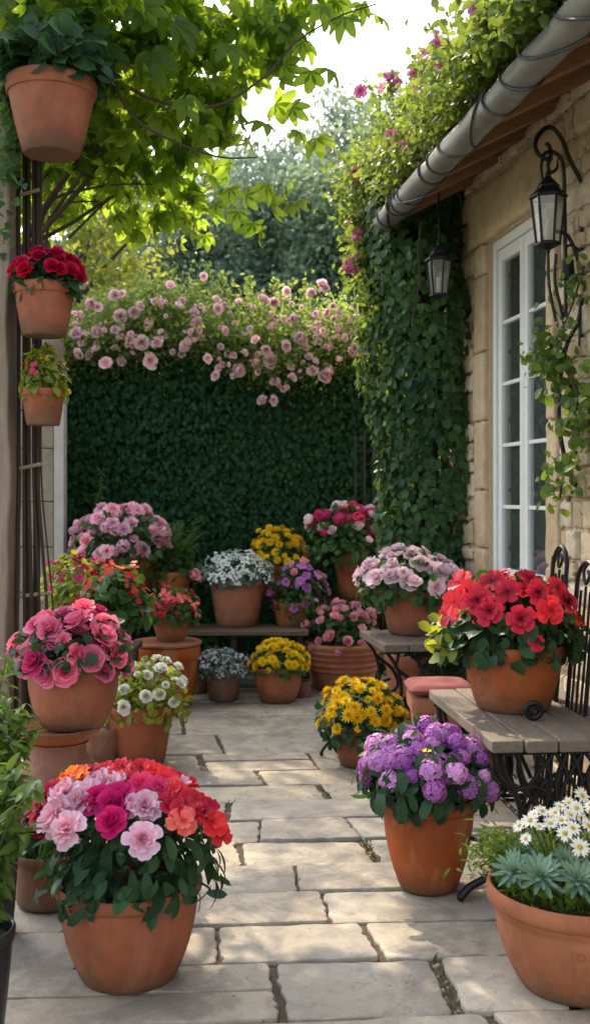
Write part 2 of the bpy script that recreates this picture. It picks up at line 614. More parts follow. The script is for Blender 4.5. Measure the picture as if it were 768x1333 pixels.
M['post_wood'] = wood_mat('bleached post wood', (.36, .29, .22), (.17, .13, .095), 'z')
M['bark'] = plain('bark', (.075, .052, .036), .9, nscale=22, amt=.6, bmp=.8, bdist=.01, stretch=(1, 1, .2))
M['paving'] = stone_mat('flagstone', [(.27, .258, .232), (.41, .372, .308), (.49, .412, .30), (.33, .312, .275), (.45, .395, .31)], 20, .010, (.28, .235, .18), .8, worn=True)
M['joint'] = plain('joint gravel and soil', (.10, .075, .05), .95, nscale=70, amt=.75, bmp=1, bdist=.02)
M['wallstone'] = stone_mat('honey limestone', [(.48, .37, .24), (.64, .52, .365), (.72, .63, .49), (.54, .39, .23), (.68, .58, .44)], 16, .02, (.40, .27, .145), .88)
M['mortar'] = plain('lime mortar', (.50, .40, .28), .95, nscale=30, amt=.35, bmp=.8, bdist=.01)
M['ashlar'] = stone_mat('smooth limestone', [(.56, .43, .27), (.62, .48, .31), (.54, .41, .26)], 9, .02, (.42, .29, .155), .85)
M['pier'] = stone_mat('grey pier stone', [(.30, .25, .195), (.34, .285, .22)], 9, .01, (.22, .18, .13), .88)
M['post_paint'] = plain('worn limewash', (.46, .44, .40), .8, nscale=9, amt=.35, bmp=.4)
M['white_paint'] = plain('chalky white paint', (.68, .69, .68), .55, nscale=14, amt=.12, bmp=.15)
M['tile'] = plain('clay roof tile', (.28, .13, .075), .85, nscale=9, amt=.5, bmp=.5, bdist=.01)
M['cushion'] = plain('dusty red cushion cloth', (.24, .062, .060), .9, nscale=220, amt=.2, bmp=.25, bdist=.001)
M['curtain'] = plain('grey linen', (.80, .77, .71), .9, nscale=30, amt=.15, bmp=.2)
M['blackplastic'] = plain('black plastic', (.016, .018, .022), .35, nscale=20, amt=.3, bmp=.05)
M['candle'] = plain('candle wax', (.75, .68, .52), .5, nscale=9, amt=.1, bmp=.1)
M['disc'] = plain('flower disc', (.62, .40, .03), .8, nscale=90, amt=.4, bmp=.8, bdist=.003)
M['grass'] = leaf_mat('joint moss', (.035, .055, .012), (.10, .13, .03), .3)
M['lawn'] = plain('lawn', (.05, .075, .025), .95, nscale=3, amt=.5, bmp=.5, bdist=.05)
M['ivy_backing'] = plain('dark green backing wall', (.018, .030, .018), .95, nscale=14, amt=.6, bmp=.6)  # dark green wall colour showing in the gaps between ivy leaves
M['lichen'] = plain('pale gravel', (.26, .23, .19), .9, nscale=30, amt=.5, bmp=.4)

# window glass: thin pane, see-through with a fresnel reflection
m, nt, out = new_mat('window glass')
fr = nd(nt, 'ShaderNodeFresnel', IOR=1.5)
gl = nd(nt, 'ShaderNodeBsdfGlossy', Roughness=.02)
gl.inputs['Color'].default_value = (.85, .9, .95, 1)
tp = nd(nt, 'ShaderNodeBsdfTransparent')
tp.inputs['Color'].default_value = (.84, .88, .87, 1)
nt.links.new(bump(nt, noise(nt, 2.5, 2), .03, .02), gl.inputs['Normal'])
nt.links.new(mixs(nt, math_(nt, 'ADD', fr.outputs[0], .16), mixs(nt, .12, tp.outputs[0], bsdf(nt, (.40, .46, .46), .8)), gl.outputs[0]), out.inputs[0])  # grey-green diffuse share imitates pale reflections on dusty panes
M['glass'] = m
m, nt, out = new_mat('frosted lamp glass')
tl = nd(nt, 'ShaderNodeBsdfTranslucent'); tl.inputs['Color'].default_value = (.75, .74, .68, 1)
tp = nd(nt, 'ShaderNodeBsdfTransparent'); tp.inputs['Color'].default_value = (.8, .82, .8, 1)
gl = nd(nt, 'ShaderNodeBsdfGlossy', Roughness=.1)
nt.links.new(mixs(nt, .12, mixs(nt, .78, tl.outputs[0], tp.outputs[0]), gl.outputs[0]), out.inputs[0])
M['lampglass'] = m

# foliage
G = {
    'deep': leaf_mat('deep green leaf', (.012, .042, .018), (.042, .110, .040), .22),
    'mid': leaf_mat('mid green leaf', (.022, .065, .018), (.075, .165, .042), .32),
    'fresh': leaf_mat('fresh green leaf', (.040, .090, .016), (.130, .210, .040), .4),
    'lime': leaf_mat('lime leaf', (.09, .15, .02), (.24, .29, .05), .45),
    'grey': leaf_mat('grey green leaf', (.045, .085, .065), (.14, .21, .165), .2),
    'succ': leaf_mat('succulent leaf', (.07, .15, .105), (.26, .39, .29), .12, rough=.5),
    'ivy': leaf_mat('ivy leaf', (.016, .062, .028), (.085, .19, .055), .3, (.34, .46, .07)),
    'hedge': leaf_mat('hedge ivy leaf', (.010, .046, .020), (.032, .108, .040), .14, rough=.6, spec=.12),
    'tree': leaf_mat('creeper leaf', (.022, .070, .018), (.10, .20, .026), .62, (.60, .78, .055)),
    'rose': leaf_mat('rose hedge leaf', (.035, .075, .02), (.13, .18, .05), .58, (.50, .62, .14)),
    'roof': leaf_mat('roof climber leaf', (.025, .075, .020), (.10, .18, .035), .45, (.40, .50, .06)),
    'far1': leaf_mat('far haze tinted leaf', (.11, .185, .135), (.155, .23, .16), .4, (.32, .42, .20), spec=.05),  # all the far greens carry distance haze in the leaf colour itself
    'far2': leaf_mat('far pale haze tinted leaf', (.19, .26, .215), (.25, .32, .25), .35, (.40, .48, .30), spec=.05),
    'far3': leaf_mat('far dark haze tinted leaf', (.105, .18, .145), (.14, .215, .165), .35, (.28, .38, .22), spec=.05),
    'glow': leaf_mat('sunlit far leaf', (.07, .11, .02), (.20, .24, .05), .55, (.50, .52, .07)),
}
# petals
PM = {
    'begonia': petal_mat('begonia pink', (.78, .03, .17), (.95, .29, .44)),
    'magenta': petal_mat('magenta', (.55, .005, .10), (.72, .025, .19)),
    'blush': petal_mat('blush pink', (.78, .22, .33), (.82, .58, .70)),
    'palerose': petal_mat('pale rose', (.82, .40, .50), (.95, .80, .86)),
    'hedge': petal_mat('hedge rose', (.86, .36, .44), (.96, .77, .82)),
    'phlox': petal_mat('phlox pink', (.78, .25, .42), (.94, .62, .73)),
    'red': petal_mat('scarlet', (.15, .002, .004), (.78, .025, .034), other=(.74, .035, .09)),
    'crimson': petal_mat('crimson', (.35, .002, .025), (.60, .006, .06)),
    'orange': petal_mat('orange red', (.70, .08, .01), (.82, .075, .02), other=(.85, .20, .02)),
    'coral': petal_mat('coral', (.70, .03, .02), (.78, .06, .06), other=(.78, .16, .16)),
    'hotpink': petal_mat('hot pink', (.60, .01, .11), (.70, .06, .22)),
    'white': petal_mat('white', (.76, .76, .52), (.88, .88, .82), vary=.1),
    'mumwhite': petal_mat('cool white', (.72, .78, .72), (.84, .88, .85), vary=.15),
    'yellow': petal_mat('golden yellow', (.86, .54, .008), (.92, .66, .018), vary=.12),
    'violet': petal_mat('violet', (.26, .03, .34), (.50, .15, .55), other=(.62, .24, .56)),
    'lilac': petal_mat('lilac', (.30, .06, .38), (.66, .28, .68), other=(.72, .38, .66)),
    'smallpink': petal_mat('rose pink', (.80, .24, .34), (.92, .50, .58)),
    'bluewhite': petal_mat('blue white', (.55, .55, .70), (.72, .72, .80), vary=.1),
    'bougain': petal_mat('bougainvillea', (.55, .08, .28), (.66, .14, .36), other=(.72, .30, .42)),
}

# flower meshes, three variants of each form and colour, made once and shared
_FL = {}


def flower_meshes(form, colour):
    k = (form, colour)
    if k not in _FL:
        out = []
        for s_ in range(3):
            if form == 'rose': tm = fl_rose(ROSE_L, s_ + 1)
            elif form == 'peony': tm = fl_rose(PEONY_L, s_ + 11, ruf=.14, cup=.25)
            elif form == 'ball': tm = fl_rose(BALL_L, s_ + 21, cup=.5)
            elif form == 'single': tm = fl_single(s_ + 3)
            elif form == 'semi': tm = fl_semi(s_ + 5)
            elif form == 'daisy': tm = fl_daisy(s_ + 2)
            elif form == 'mum': tm = fl_mum(s_ + 4)
            elif form == 'head': tm = fl_head(s_ + 6)
            elif form == 'headbig': tm = fl_head(s_ + 9, 125, .8, .25, .10)
            elif form == 'stars': tm = fl_stars(s_ + 8)
            elif form == 'spray': tm = fl_stars(s_ + 18, 13, .30)
            tm = (tm[0] / np.percentile(np.linalg.norm(tm[0][:, :2], axis=1), 97), tm[1], tm[2])
            out.append(quad_mesh('flower_' + form, tm[0], tm[1], tm[2], np.full(len(tm[0]), .5), PM[colour]))
        _FL[k] = out
    return _FL[k]


_DISC = None


def disc_mesh():
    global _DISC
    if _DISC is None:
        v, f, t = disc(.27, .13, .5)
        _DISC = quad_mesh('flower_disc', v, f, t, np.full(len(v), .5), M['disc'])
    return _DISC


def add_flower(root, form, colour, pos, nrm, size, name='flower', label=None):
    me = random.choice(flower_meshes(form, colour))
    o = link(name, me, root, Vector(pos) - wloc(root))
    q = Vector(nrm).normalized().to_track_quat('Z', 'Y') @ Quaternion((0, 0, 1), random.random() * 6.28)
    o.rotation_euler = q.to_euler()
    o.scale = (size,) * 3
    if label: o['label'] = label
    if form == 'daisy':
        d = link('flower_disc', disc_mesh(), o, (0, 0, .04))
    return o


# ------------------------------------------------------------------ pots
def pot_profile(Rr, rb, H, style):
    th = max(.012, Rr * .075)
    p = [(rb * .3, 0), (rb * .97, 0), (rb, .004)]
    if style in ('band', 'tall'):
        bh = H * (.20 if style == 'band' else .13)
        Rb = Rr * .93
        pw = .8
        for i in range(1, 13):
            s_ = i / 12
            p.append((rb + (Rb - rb) * s_ ** pw, .004 + (H - bh - .004) * s_))
        p += [(Rr * .97, H - bh + .001), (Rr * .985, H - bh + .006), (Rr, H - bh * .35)]
    elif style == 'plump':          # curved belly, thick rolled rim
        for i in range(1, 16):
            s_ = i / 15
            p.append((rb + (Rr * .93 - rb) * math.sin(s_ * PI / 2) ** .85, .004 + (H * .86 - .004) * s_))
        p += [(Rr * .96, H * .865), (Rr * .985, H * .885), (Rr, H * .92)]
    elif style == 'bowl':
        for i in range(1, 16):
            s_ = i / 15
            p.append((rb + (Rr * .95 - rb) * math.sin(s_ * PI / 2) ** .7, .004 + (H * .80 - .004) * s_))
        p += [(Rr * .97, H * .805), (Rr * .985, H * .82), (Rr, H * .9)]
    elif style == 'ridged':
        for i in range(1, 40):
            s_ = i / 39
            rr = rb + (Rr * .95 - rb) * s_ ** .8
            if s_ > .45: rr += .012 * max(0, math.sin((s_ - .45) / .55 * 4 * 2 * PI)) * (Rr / .28)
            p.append((rr, .004 + (H * .9 - .004) * s_))
        p += [(Rr * .985, H * .905), (Rr, H * .93)]
    elif style == 'rolled':         # wide rolled lip with a step below it
        for i in range(1, 16):
            s_ = i / 15
            p.append((rb + (Rr * .90 - rb) * math.sin(s_ * PI / 2) ** .9, .004 + (H * .74 - .004) * s_))
        p += [(Rr * .92, H * .76), (Rr * .925, H * .80), (Rr * .955, H * .815), (Rr * .985, H * .84), (Rr * 1.0, H * .88)]
    lip = p[-1][1]
    for i in range(1, 7):
        a = PI * i / 6
        p.append((Rr - th / 2 + th / 2 * math.cos(a), lip + (H - lip) * math.sin(min(a, PI / 2)) - (0 if a <= PI / 2 else (1 - math.sin(a)) * (H - lip) * .3)))
    p += [(Rr - th * 1.05, H * .86), (Rr - th * 1.3, H * .78), (.01, H * .78)]
    return p


def build_pot(root, Rr, rb, H, style, mat, soil=True):
    o = wloc(root)
    b = MB()
    b.lathe(pot_profile(Rr, rb, H, style), o, 56, wob=.004)
    ob = b.build('pot', mat, root, smooth=True)
    if soil:
        s_ = MB()
        n = 6
        s_.lathe([((Rr * .93) * (1 - i / n) + .002, H * .855 + .02 * math.sin(i / n * PI / 2)) for i in range(n + 1)], o, 28)
        s_.build('soil', M['soil'], root, smooth=True)
    return ob


def dome_dirs(n, thmax, jit=.10):
    i = np.arange(n) + .5
    th = np.arccos(1 - (1 - math.cos(thmax)) * i / n)
    ph = i * 2.39996 + rng.random() * 6
    d = np.stack([np.sin(th) * np.cos(ph), np.sin(th) * np.sin(ph), np.cos(th)], 1)
    return norm(d + rng.normal(0, jit, (n, 3)))


def foliage_dome(root, c, rx, ry, rz, n, size, tm, mat, low=-.35, inner=.5, name='foliage', extra=None, droop=.6, lump=.12):
    """leaves through the volume of a lumpy dome"""
    D = rng.normal(0, 1, (n * 2, 3)); D = norm(D)
    D = D[D[:, 2] > low][:n]
    k = len(D)
    lumps = norm(rng.normal(0, 1, (14, 3)))
    lf = 1 + lump * (np.max(D @ lumps.T, axis=1) - .75) * 3
    rad = (inner + (1 - inner) * rng.random(k) ** .6) * lf
    rr = np.array([rx, ry, rz])
    P = D * rad[:, None] * rr + np.array(c)
    down = np.array([0, 0, -1.])
    tang = down - D * (D @ down)[:, None]
    Dir = D * .55 + tang * droop + rng.normal(0, .45, (k, 3))
    U = D + rng.normal(0, .3, (k, 3)) + np.array([0, 0, .35])
    lm = LM()
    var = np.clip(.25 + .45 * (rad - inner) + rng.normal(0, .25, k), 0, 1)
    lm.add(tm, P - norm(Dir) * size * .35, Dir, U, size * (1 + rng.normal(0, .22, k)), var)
    if extra: extra(lm)
    return lm.build(name, mat, root)


def potted(name, label, cat, px, yb, z, wr, wb, yr, spread, ytop, flowers, leaf, lsize, nleaf, style='band',
           mat='terra', group='terracotta pots of flowers', thmax=82, low=-.3, ltm=None, inner=.45, squash=1.0, rim_dy=0, lift=0., stems=True,
           droop=.6, lump=.12, sparse=None):
    """a pot of flowers; every size is read on its own sight line and turned into metres"""
    Y0 = F * (CAMH - z) / (yb - 643)
    rb = wb / 2 * Y0 / F
    Yc = Y0 + rb
    rb = wb / 2 * Yc / F
    Rr = wr / 2 * Yc / F
    X = (px - 384) * Yc / F
    H = CAMH - (yr - 643) * (Yc - Rr) / F - z
    return potted_m(name, label, cat, (X, Yc, z), Rr, rb, H, spread, ytop, flowers, leaf, lsize, nleaf, style, mat, group, thmax, low, ltm, inner, squash, lift, droop, lump)


def potted_m(name, label, cat, loc, Rr, rb, H, spread, ytop, flowers, leaf, lsize, nleaf, style='band', mat='terra',
             group='terracotta pots of flowers', thmax=82, low=-.3, ltm=None, inner=.45, squash=1.0, lift=0., droop=.6, lump=.12):
    X, Yc, z = loc
    t = thing(name, label, cat, loc, group)
    build_pot(t, Rr, rb, H, style, M[mat] if isinstance(mat, str) else mat)
    rx = (spread[1] - spread[0]) / 2 * Yc / F
    cx = ((spread[0] + spread[1]) / 2 - 384) * Yc / F
    zt = CAMH - (ytop - 643) * Yc / F
    zc = z + H + lift
    rz = max(.05, zt - zc)
    c = np.array([cx, Yc, zc])
    ry = rx * squash
    if nleaf:
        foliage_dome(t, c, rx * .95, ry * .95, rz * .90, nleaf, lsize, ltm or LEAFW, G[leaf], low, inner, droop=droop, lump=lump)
    for fl in flowers:
        form, colour, n, size = fl[:4]
        opt = fl[4] if len(fl) > 4 else {}
        d = dome_dirs(n, R(opt.get('th', thmax)), opt.get('jit', .1))
        if 'dirs' in opt: d = norm(np.array(opt['dirs'], float))
        k = opt.get('k', 1.0)
        for i in range(len(d)):
            q = k * random.gauss(.95, .055)
            p = c + d[i] * np.array([rx, ry, rz]) * q
            nr = d[i] * np.array([1 / rx, 1 / ry, 1 / rz]); nr /= np.linalg.norm(nr)
            nr = nr + np.array([0, -.10, .18]) + rng.normal(0, .26, 3)
            add_flower(t, form, colour, p - nr * size * .25, nr, size * random.choice([.62, .85, .95, 1, 1.05, 1.12]) * random.uniform(.92, 1.06))
    # stems from the soil up into the dome
    st = MB()
    for i in range(9):
        a = random.random() * 6.28
        e = c + np.array([math.cos(a) * rx * .5, math.sin(a) * ry * .5, rz * .6])
        st.tube(spline([(X + math.cos(a) * Rr * .3, Yc + math.sin(a) * Rr * .3, z + H * .84), tuple((np.array([X, Yc, z + H]) + c) / 2 + np.array([math.cos(a) * rx * .3, math.sin(a) * ry * .3, .03])), tuple(e)], 4), .004, 5)
    st.build('stems', STEM, t, smooth=True)
    return t


STEM = plain('green stem', (.05, .08, .025), .6, nscale=20, amt=.3, bmp=0)

# =================================================================== THE SETTING
def poly_stone(mb, corners, h, to3, z0=-.02, bev=.012, var=.5, jit=.006, rough_n=5, dome=0.0):
    """rounded, slightly wavy stone from four corners (2-D), extruded; to3 maps (a, b, height) to the world"""
    C = [np.array(c, float) for c in corners]
    cen = sum(C) / 4
    pts = []
    L = min(np.linalg.norm(C[1] - C[0]), np.linalg.norm(C[2] - C[1]))
    rc = min(.022, L * .14) * random.uniform(.3, 1.3)
    for i in range(4):
        a, b, p = C[i], C[(i + 1) % 4], C[i - 1]
        e = (b - a); le = np.linalg.norm(e); e = e / max(le, 1e-6)
        e0 = (p - a); e0 = e0 / max(np.linalg.norm(e0), 1e-6)
        # rounded corner
        for q in (0, .5, 1):
            w0, w1 = (1 - q) ** 2, q ** 2
            pts.append(a + e0 * rc * w0 + e * rc * w1)
        nn = np.array([-e[1], e[0]])
        for k in range(1, rough_n):
            pts.append(a + e * (rc + (le - 2 * rc) * k / rough_n) + nn * random.gauss(0, jit))
    n = len(pts)
    vs, fs = [], []
    tilt = np.array([random.gauss(0, .004), random.gauss(0, .004)])
    for inset, hh in ((0, z0), (0, h - bev), (bev * .45, h - bev * .3), (bev * 1.3, h), (L * .3, h + dome)):
        for p in pts:
            d = cen - p
            q = p + d / max(np.linalg.norm(d), 1e-6) * inset
            z = hh + (float(tilt @ (q - cen)) if hh > z0 else 0)
            vs.append(to3(q[0], q[1], z))
    for r in range(4):
        for k in range(n):
            k2 = (k + 1) % n
            fs.append((r * n + k, r * n + k2, (r + 1) * n + k2, (r + 1) * n + k))
    fs.append(tuple(4 * n + k for k in range(n)))
    mb._add(vs, fs, var)


# ground far out to the horizon, and the gravel bed under the flags
b = MB(); b.box((-300, -60, -.30), (600, 0, 0), (0, 600, 0), (0, 0, .22))
tag(b.build('ground', M['lawn']), kind='structure')
b = MB(); b.box((-4.4, -1.5, -.078), (7.6, 0, 0), (0, 11.6, 0), (0, 0, .064))
tag(b.build('gravel_bed', M['joint']), kind='structure')

PROT = R(4.5)
pc, ps = math.cos(PROT), math.sin(PROT)


def pav3(a, c, h):
    return (a * pc - c * ps, a * ps + c * pc, h)


rp = random.Random(5)
random.seed(5)
mb = MB()
joints = []          # where weeds can grow: wide joints between neighbours
y = -.4
while y < 9.4:
    rh = rp.choice([.30, .34, .38, .44, .30]) if y < 6 else rp.choice([.38, .46, .52])
    x = -4.1 + rp.uniform(0, .7)
    slant0 = rp.uniform(-.05, .05)
    while x < 2.9:
        w = rp.uniform(.5, 1.15)
        if rp.random() < .2: w = rp.uniform(.34, .5)
        gap = rp.choice([.012, .016, .022, .04, .055])
        slant = rp.uniform(-.07, .03)
        g = .004 + rp.random() * .004
        x1 = x + w
        cs = [(x + slant0 * 0 + gap / 2, y + g), (x1 - gap / 2, y + g + rp.gauss(0, .006)), (x1 - gap / 2 + slant, y + rh - g + rp.gauss(0, .008)), (x + slant0 + gap / 2, y + rh - g)]
        if rp.random() < .22 and w > .6 and rh > .33:       # a course split into two thin stones
            ym = y + rh * rp.uniform(.42, .58)
            q = (ym - y) / rh
            l, r_ = x + slant0 * q + gap / 2, x1 - gap / 2 + slant * q
            poly_stone(mb, [cs[0], cs[1], (r_, ym - .006), (l, ym - .008)], rp.uniform(-.004, .006), pav3, -.04, .005, rp.random(), .0035, 9)
            poly_stone(mb, [(l, ym + .008), (r_, ym + .007), cs[2], cs[3]], rp.uniform(-.004, .006), pav3, -.04, .005, rp.random(), .0035, 9)
        else:
            poly_stone(mb, cs, rp.uniform(-.005, .007), pav3, -.04, .005, rp.random(), .004, 10)
        joints.append((x1 + slant * .5, y, rh, gap, slant))
        x = x1; slant0 = slant
    y += rh
tag(mb.build('flagstone_paving', M['paving'], smooth=True), kind='structure')

# moss and weeds in the wide joints, loose chips beside them
lm = LM()
ch = MB()
for (jx, jy, rh, gap, sl) in joints:
    if gap < .03 or jy > 7.5 or jy < .6: continue
    n = int(10 + 50 * rp.random()) if rp.random() < .7 else 4
    q = rng.random(n)
    a = jx + rng.normal(0, gap * .2, n); c = jy + rh * q
    P = np.stack([a * pc - c * ps, a * ps + c * pc, np.full(n, -.018)], 1)
    lm.add(LANCE, P, rng.normal(0, .6, (n, 3)) + np.array([0, 0, .8]), rng.normal(0, 1, (n, 3)), .02 + .022 * rng.random(n))
    for k in range(9):
        aa, cc = jx + rp.gauss(0, gap * .2), jy + rh * rp.random()
        ch.ball(pav3(aa, cc, -.014), rp.uniform(.004, .011), 4, .7, rp.random())
tag(lm.build('joint_weeds', M['grass']), 'low moss and grass blades growing in the paving joints', 'weeds', kind='stuff')
tag(ch.build('stone_chips', M['lichen'], smooth=True), 'small loose gravel chips lying in the paving joints', 'gravel', kind='stuff')

# =================================================================== THE HOUSE
HA = R(8.9)
HD, HN = Vector((-math.sin(HA), math.cos(HA), 0)), Vector((math.cos(HA), math.sin(HA), 0))


def H3(u, t, z):
    return HN * u + HD * t + Vector((0, 0, z))


house = thing('stone_house', 'honey coloured stone house with rafters under its eave and a tall white window', 'house', H3(2.2, 4, 0))
T0, T1, WT = .5, 7.2, 3.52          # wall from t = .5 to 7.2, top height
WA0, WA1, WZ0, WZ1 = 5.38, 6.34, .90, 3.04


def hbox(mb, u0, u1, t0, t1, z0, z1, var=.5):
    mb.box(H3(u0, t0, z0), HN * (u1 - u0), HD * (t1 - t0), (0, 0, z1 - z0), var)


b = MB()
hbox(b, 2.2, 2.5, T0, WA0, -.05, WT)
hbox(b, 2.2, 2.5, WA1, T1, -.05, WT)
hbox(b, 2.2, 2.5, WA0, WA1, -.05, WZ0)
hbox(b, 2.2, 2.5, WA0, WA1, WZ1, WT)
hbox(b, 2.5, 6.5, T1 - .3, T1, -.05, WT)
hbox(b, 2.5, 6.5, T0, T0 + .3, -.05, WT)
hbox(b, 6.2, 6.5, T0 + .3, T1 - .3, -.05, WT)
hbox(b, 2.5, 6.2, T0 + .3, T1 - .3, WT - .12, WT - .02)
hbox(b, 2.5, 6.2, T0 + .3, T1 - .3, -.05, .05)
b.build('wall', M['mortar'], house)

# rubble stones standing proud of the mortar, coursed by hand
mb = MB()
random.seed(21)
rw = random.Random(8)


def wall3(a, c, h):
    return tuple(H3(2.2 - h, a, c))


def course(t0, t1, z, h, lens, bev=.007):
    t = t0
    while t < t1 - .03:
        w = rw.uniform(*lens)
        if t + w > t1 - .09: w = t1 - t
        g = .010
        parts = [(z, z + h)]
        if h > .17 and w < .36 and rw.random() < .35:
            m_ = z + h * rw.uniform(.4, .6); parts = [(z, m_), (m_, z + h)]
        for (z0, z1) in parts:
            j = lambda: rw.uniform(-.007, .007)
            cs = [(t + w - g + j(), z0 + g + j()), (t + g + j(), z0 + g + j()), (t + g + j(), z1 - g + j()), (t + w - g + j(), z1 - g + j())]
            poly_stone(mb, cs, rw.uniform(.008, .036), wall3, -.01, bev, rw.random(), .008, 5, .002)
        t += w


z = 0.
while z < WT - .05:
    h = min(rw.uniform(.09, .21), WT - z)
    if WT - z - h < .08: h = WT - z
    lens = (.12, .40)
    if z + h > WZ0 - .06 and z < WZ1 + .30:
        course(T0, WA0 - (.02 if z > WZ0 else 0) - rw.uniform(.10, .2) * (1 if WZ0 < z < WZ1 else 0), z, h, lens)
        course(WA1 + .24, T1, z, h, lens)
        if z + h <= WZ0: course(WA0, WA1 + .24, z, h, lens)
    else:
        course(T0, T1, z, h, lens)
    z += h
mb.build('rubble_stone', M['wallstone'], house, smooth=True)

# dressed jamb stones and the broad smooth lintel
for side in (1, 0):
    mb = MB()
    z = WZ0 - .06
    while z < WZ1:
        h = min(rw.uniform(.28, .5), WZ1 - z)
        if WZ1 - z - h < .12: h = WZ1 - z
        w = rw.uniform(.19, .24) if side else rw.uniform(.07, .17)
        a_, b_ = (WA1 + w, WA1 + .012) if side else (WA0 - .012, WA0 - w)
        poly_stone(mb, [(a_, z + .004), (b_, z + .004), (b_, z + h - .004), (a_, z + h - .004)], .034, wall3, -.02, .012, rw.random(), .004, 5)
        z += h
    mb.build('jamb_stone', M['ashlar'], house, smooth=True)
mb = MB()
poly_stone(mb, [(WA1 + .3, WZ1 + .012), (WA0 - .25, WZ1 + .012), (WA0 - .25, WZ1 + .34), (WA1 + .3, WZ1 + .34)], .05, wall3, -.02, .02, .6, .008, 9)
mb.build('lintel', M['ashlar'], house, smooth=True)

# window: frame, two casements, glass, sill
win = thing('window', None, None)
win.parent = house
wb_ = MB()
fu = 2.235          # plane of the frame
hbox(wb_, fu - .015, fu + .07, WA0, WA0 + .055, WZ0, WZ1)
hbox(wb_, fu - .015, fu + .07, WA1 - .055, WA1, WZ0, WZ1)
hbox(wb_, fu - .015, fu + .07, WA0 + .055, WA1 - .055, WZ1 - .06, WZ1)
hbox(wb_, fu - .015, fu + .07, WA0 + .055, WA1 - .055, WZ0, WZ0 + .06)
wb_.build('frame', M['white_paint'], win, bevel=.004)
tm_ = (WA0 + WA1) / 2
for side in (0, 1):
    c0, c1 = (WA0 + .058, tm_ - .003) if side == 0 else (tm_ + .003, WA1 - .058)
    cs = MB()
    zb, zt = WZ0 + .063, WZ1 - .063
    s_ = .058
    hbox(cs, fu, fu + .045, c0, c0 + s_, zb, zt)
    hbox(cs, fu, fu + .045, c1 - s_, c1, zb, zt)
    hbox(cs, fu, fu + .045, c0 + s_, c1 - s_, zt - .075, zt)
    hbox(cs, fu, fu + .045, c0 + s_, c1 - s_, zb, zb + .09)
    zz0, zz1 = zb + .09, zt - .075
    for k in range(1, 5):
        zc = zz0 + (zz1 - zz0) * k / 5
        hbox(cs, fu + .006, fu + .036, c0 + s_, c1 - s_, zc - .011, zc + .011)
    cs.build('casement', M['white_paint'], win, bevel=.003)
    gm = MB()
    hbox(gm, fu + .019, fu + .023, c0 + s_ - .004, c1 - s_ + .004, zz0 - .004, zz1 + .004)
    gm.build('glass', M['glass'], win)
sm = MB()
hbox(sm, 2.10, 2.26, WA0 - .06, WA1 + .06, WZ0 - .075, WZ0 - .004)
sm.build('sill', M['ashlar'], win, bevel=.01)
# linen curtains hanging inside
for (t0, t1) in ((WA0 + .22, WA0 + .40), (WA1 - .27, WA1 - .02)):
    cu = MB()
    n = 26
    vs, fs = [], []
    for i in range(n + 1):
        tt = t0 + (t1 - t0) * i / n
        uu = 2.292 + .010 * math.sin(i * 1.5) + .004 * math.sin(i * 3.7)
        vs += [H3(uu, tt, .35), H3(uu, tt, WZ1 + .1)]
    for i in range(n): fs.append((2 * i, 2 * i + 2, 2 * i + 3, 2 * i + 1))
    cu._add(vs, fs)
    cu.build('curtain', M['curtain'], house, smooth=True)

# roof: rafters, boards, tiles
GU, GZ, GR = 1.66, 3.275, .070
pit = math.tan(R(27))
eu, ez = 1.70, 3.30


def roofz(u):
    return ez + .075 + (u - eu) * pit


rt = T0 - .1
while rt < T1 - .05:
    rb_ = MB()
    o = H3(eu, rt, ez - .07)
    run = Vector(HN * 2.7) + Vector((0, 0, 2.7 * pit))
    rb_.box(o, run, HD * .085, (0, 0, .135), random.random())
    rb_.build('rafter', M['rafter'], house, bevel=.004)
    rt += .44
rb_ = MB()
k = 0
uu = eu - .02
while uu < 4.35:
    w = .16
    o = H3(uu, T0 - .2, roofz(uu) - .005)
    rb_.box(o, Vector(HN * (w - .006)) + Vector((0, 0, (w - .006) * pit)), HD * (T1 - T0 + .3), (0, 0, .02), random.random())
    uu += w
rb_.build('roof_board', M['soffit'], house)
rt_ = MB()
for r in range(15):
    u0 = eu - .05 + r * .185
    n = int((T1 - T0 + .36) / .18)
    for k in range(n):
        t = T0 - .22 + k * .18 + random.uniform(-.004, .004)
        vs, fs = [], []
        for i in range(2):
            for j in range(7):
                a = PI * j / 6
                uq = u0 + i * .23
                vs.append(H3(uq, t + .09 - .082 * math.cos(a), roofz(uq) + .02 + .034 * math.sin(a) + (0.012 if i == 0 else -.004)))
        for j in range(6): fs.append((j, j + 1, 7 + j + 1, 7 + j))
        rt_._add(vs, fs, random.random())
# far slope
rt_.box(H3(eu + 2.7, T0 - .2, roofz(eu + 2.7)), Vector(HN * 2.7) + Vector((0, 0, -2.7 * pit)), HD * (T1 - T0 + .3), (0, 0, .05))
rt_.build('roof', M['tile'], house, smooth=True)
# gables
gb = MB()
for t in (T0, T1 - .3):
    vs = [H3(2.2, t, WT), H3(6.5, t, WT), H3(4.37, t, roofz(4.37) - .06), H3(2.2, t + .3, WT), H3(6.5, t + .3, WT), H3(4.37, t + .3, roofz(4.37) - .06)]
    gb._add(vs, [(0, 1, 2), (3, 5, 4), (0, 3, 4, 1), (1, 4, 5, 2), (2, 5, 3, 0)])
gb.build('gable', M['mortar'], house)

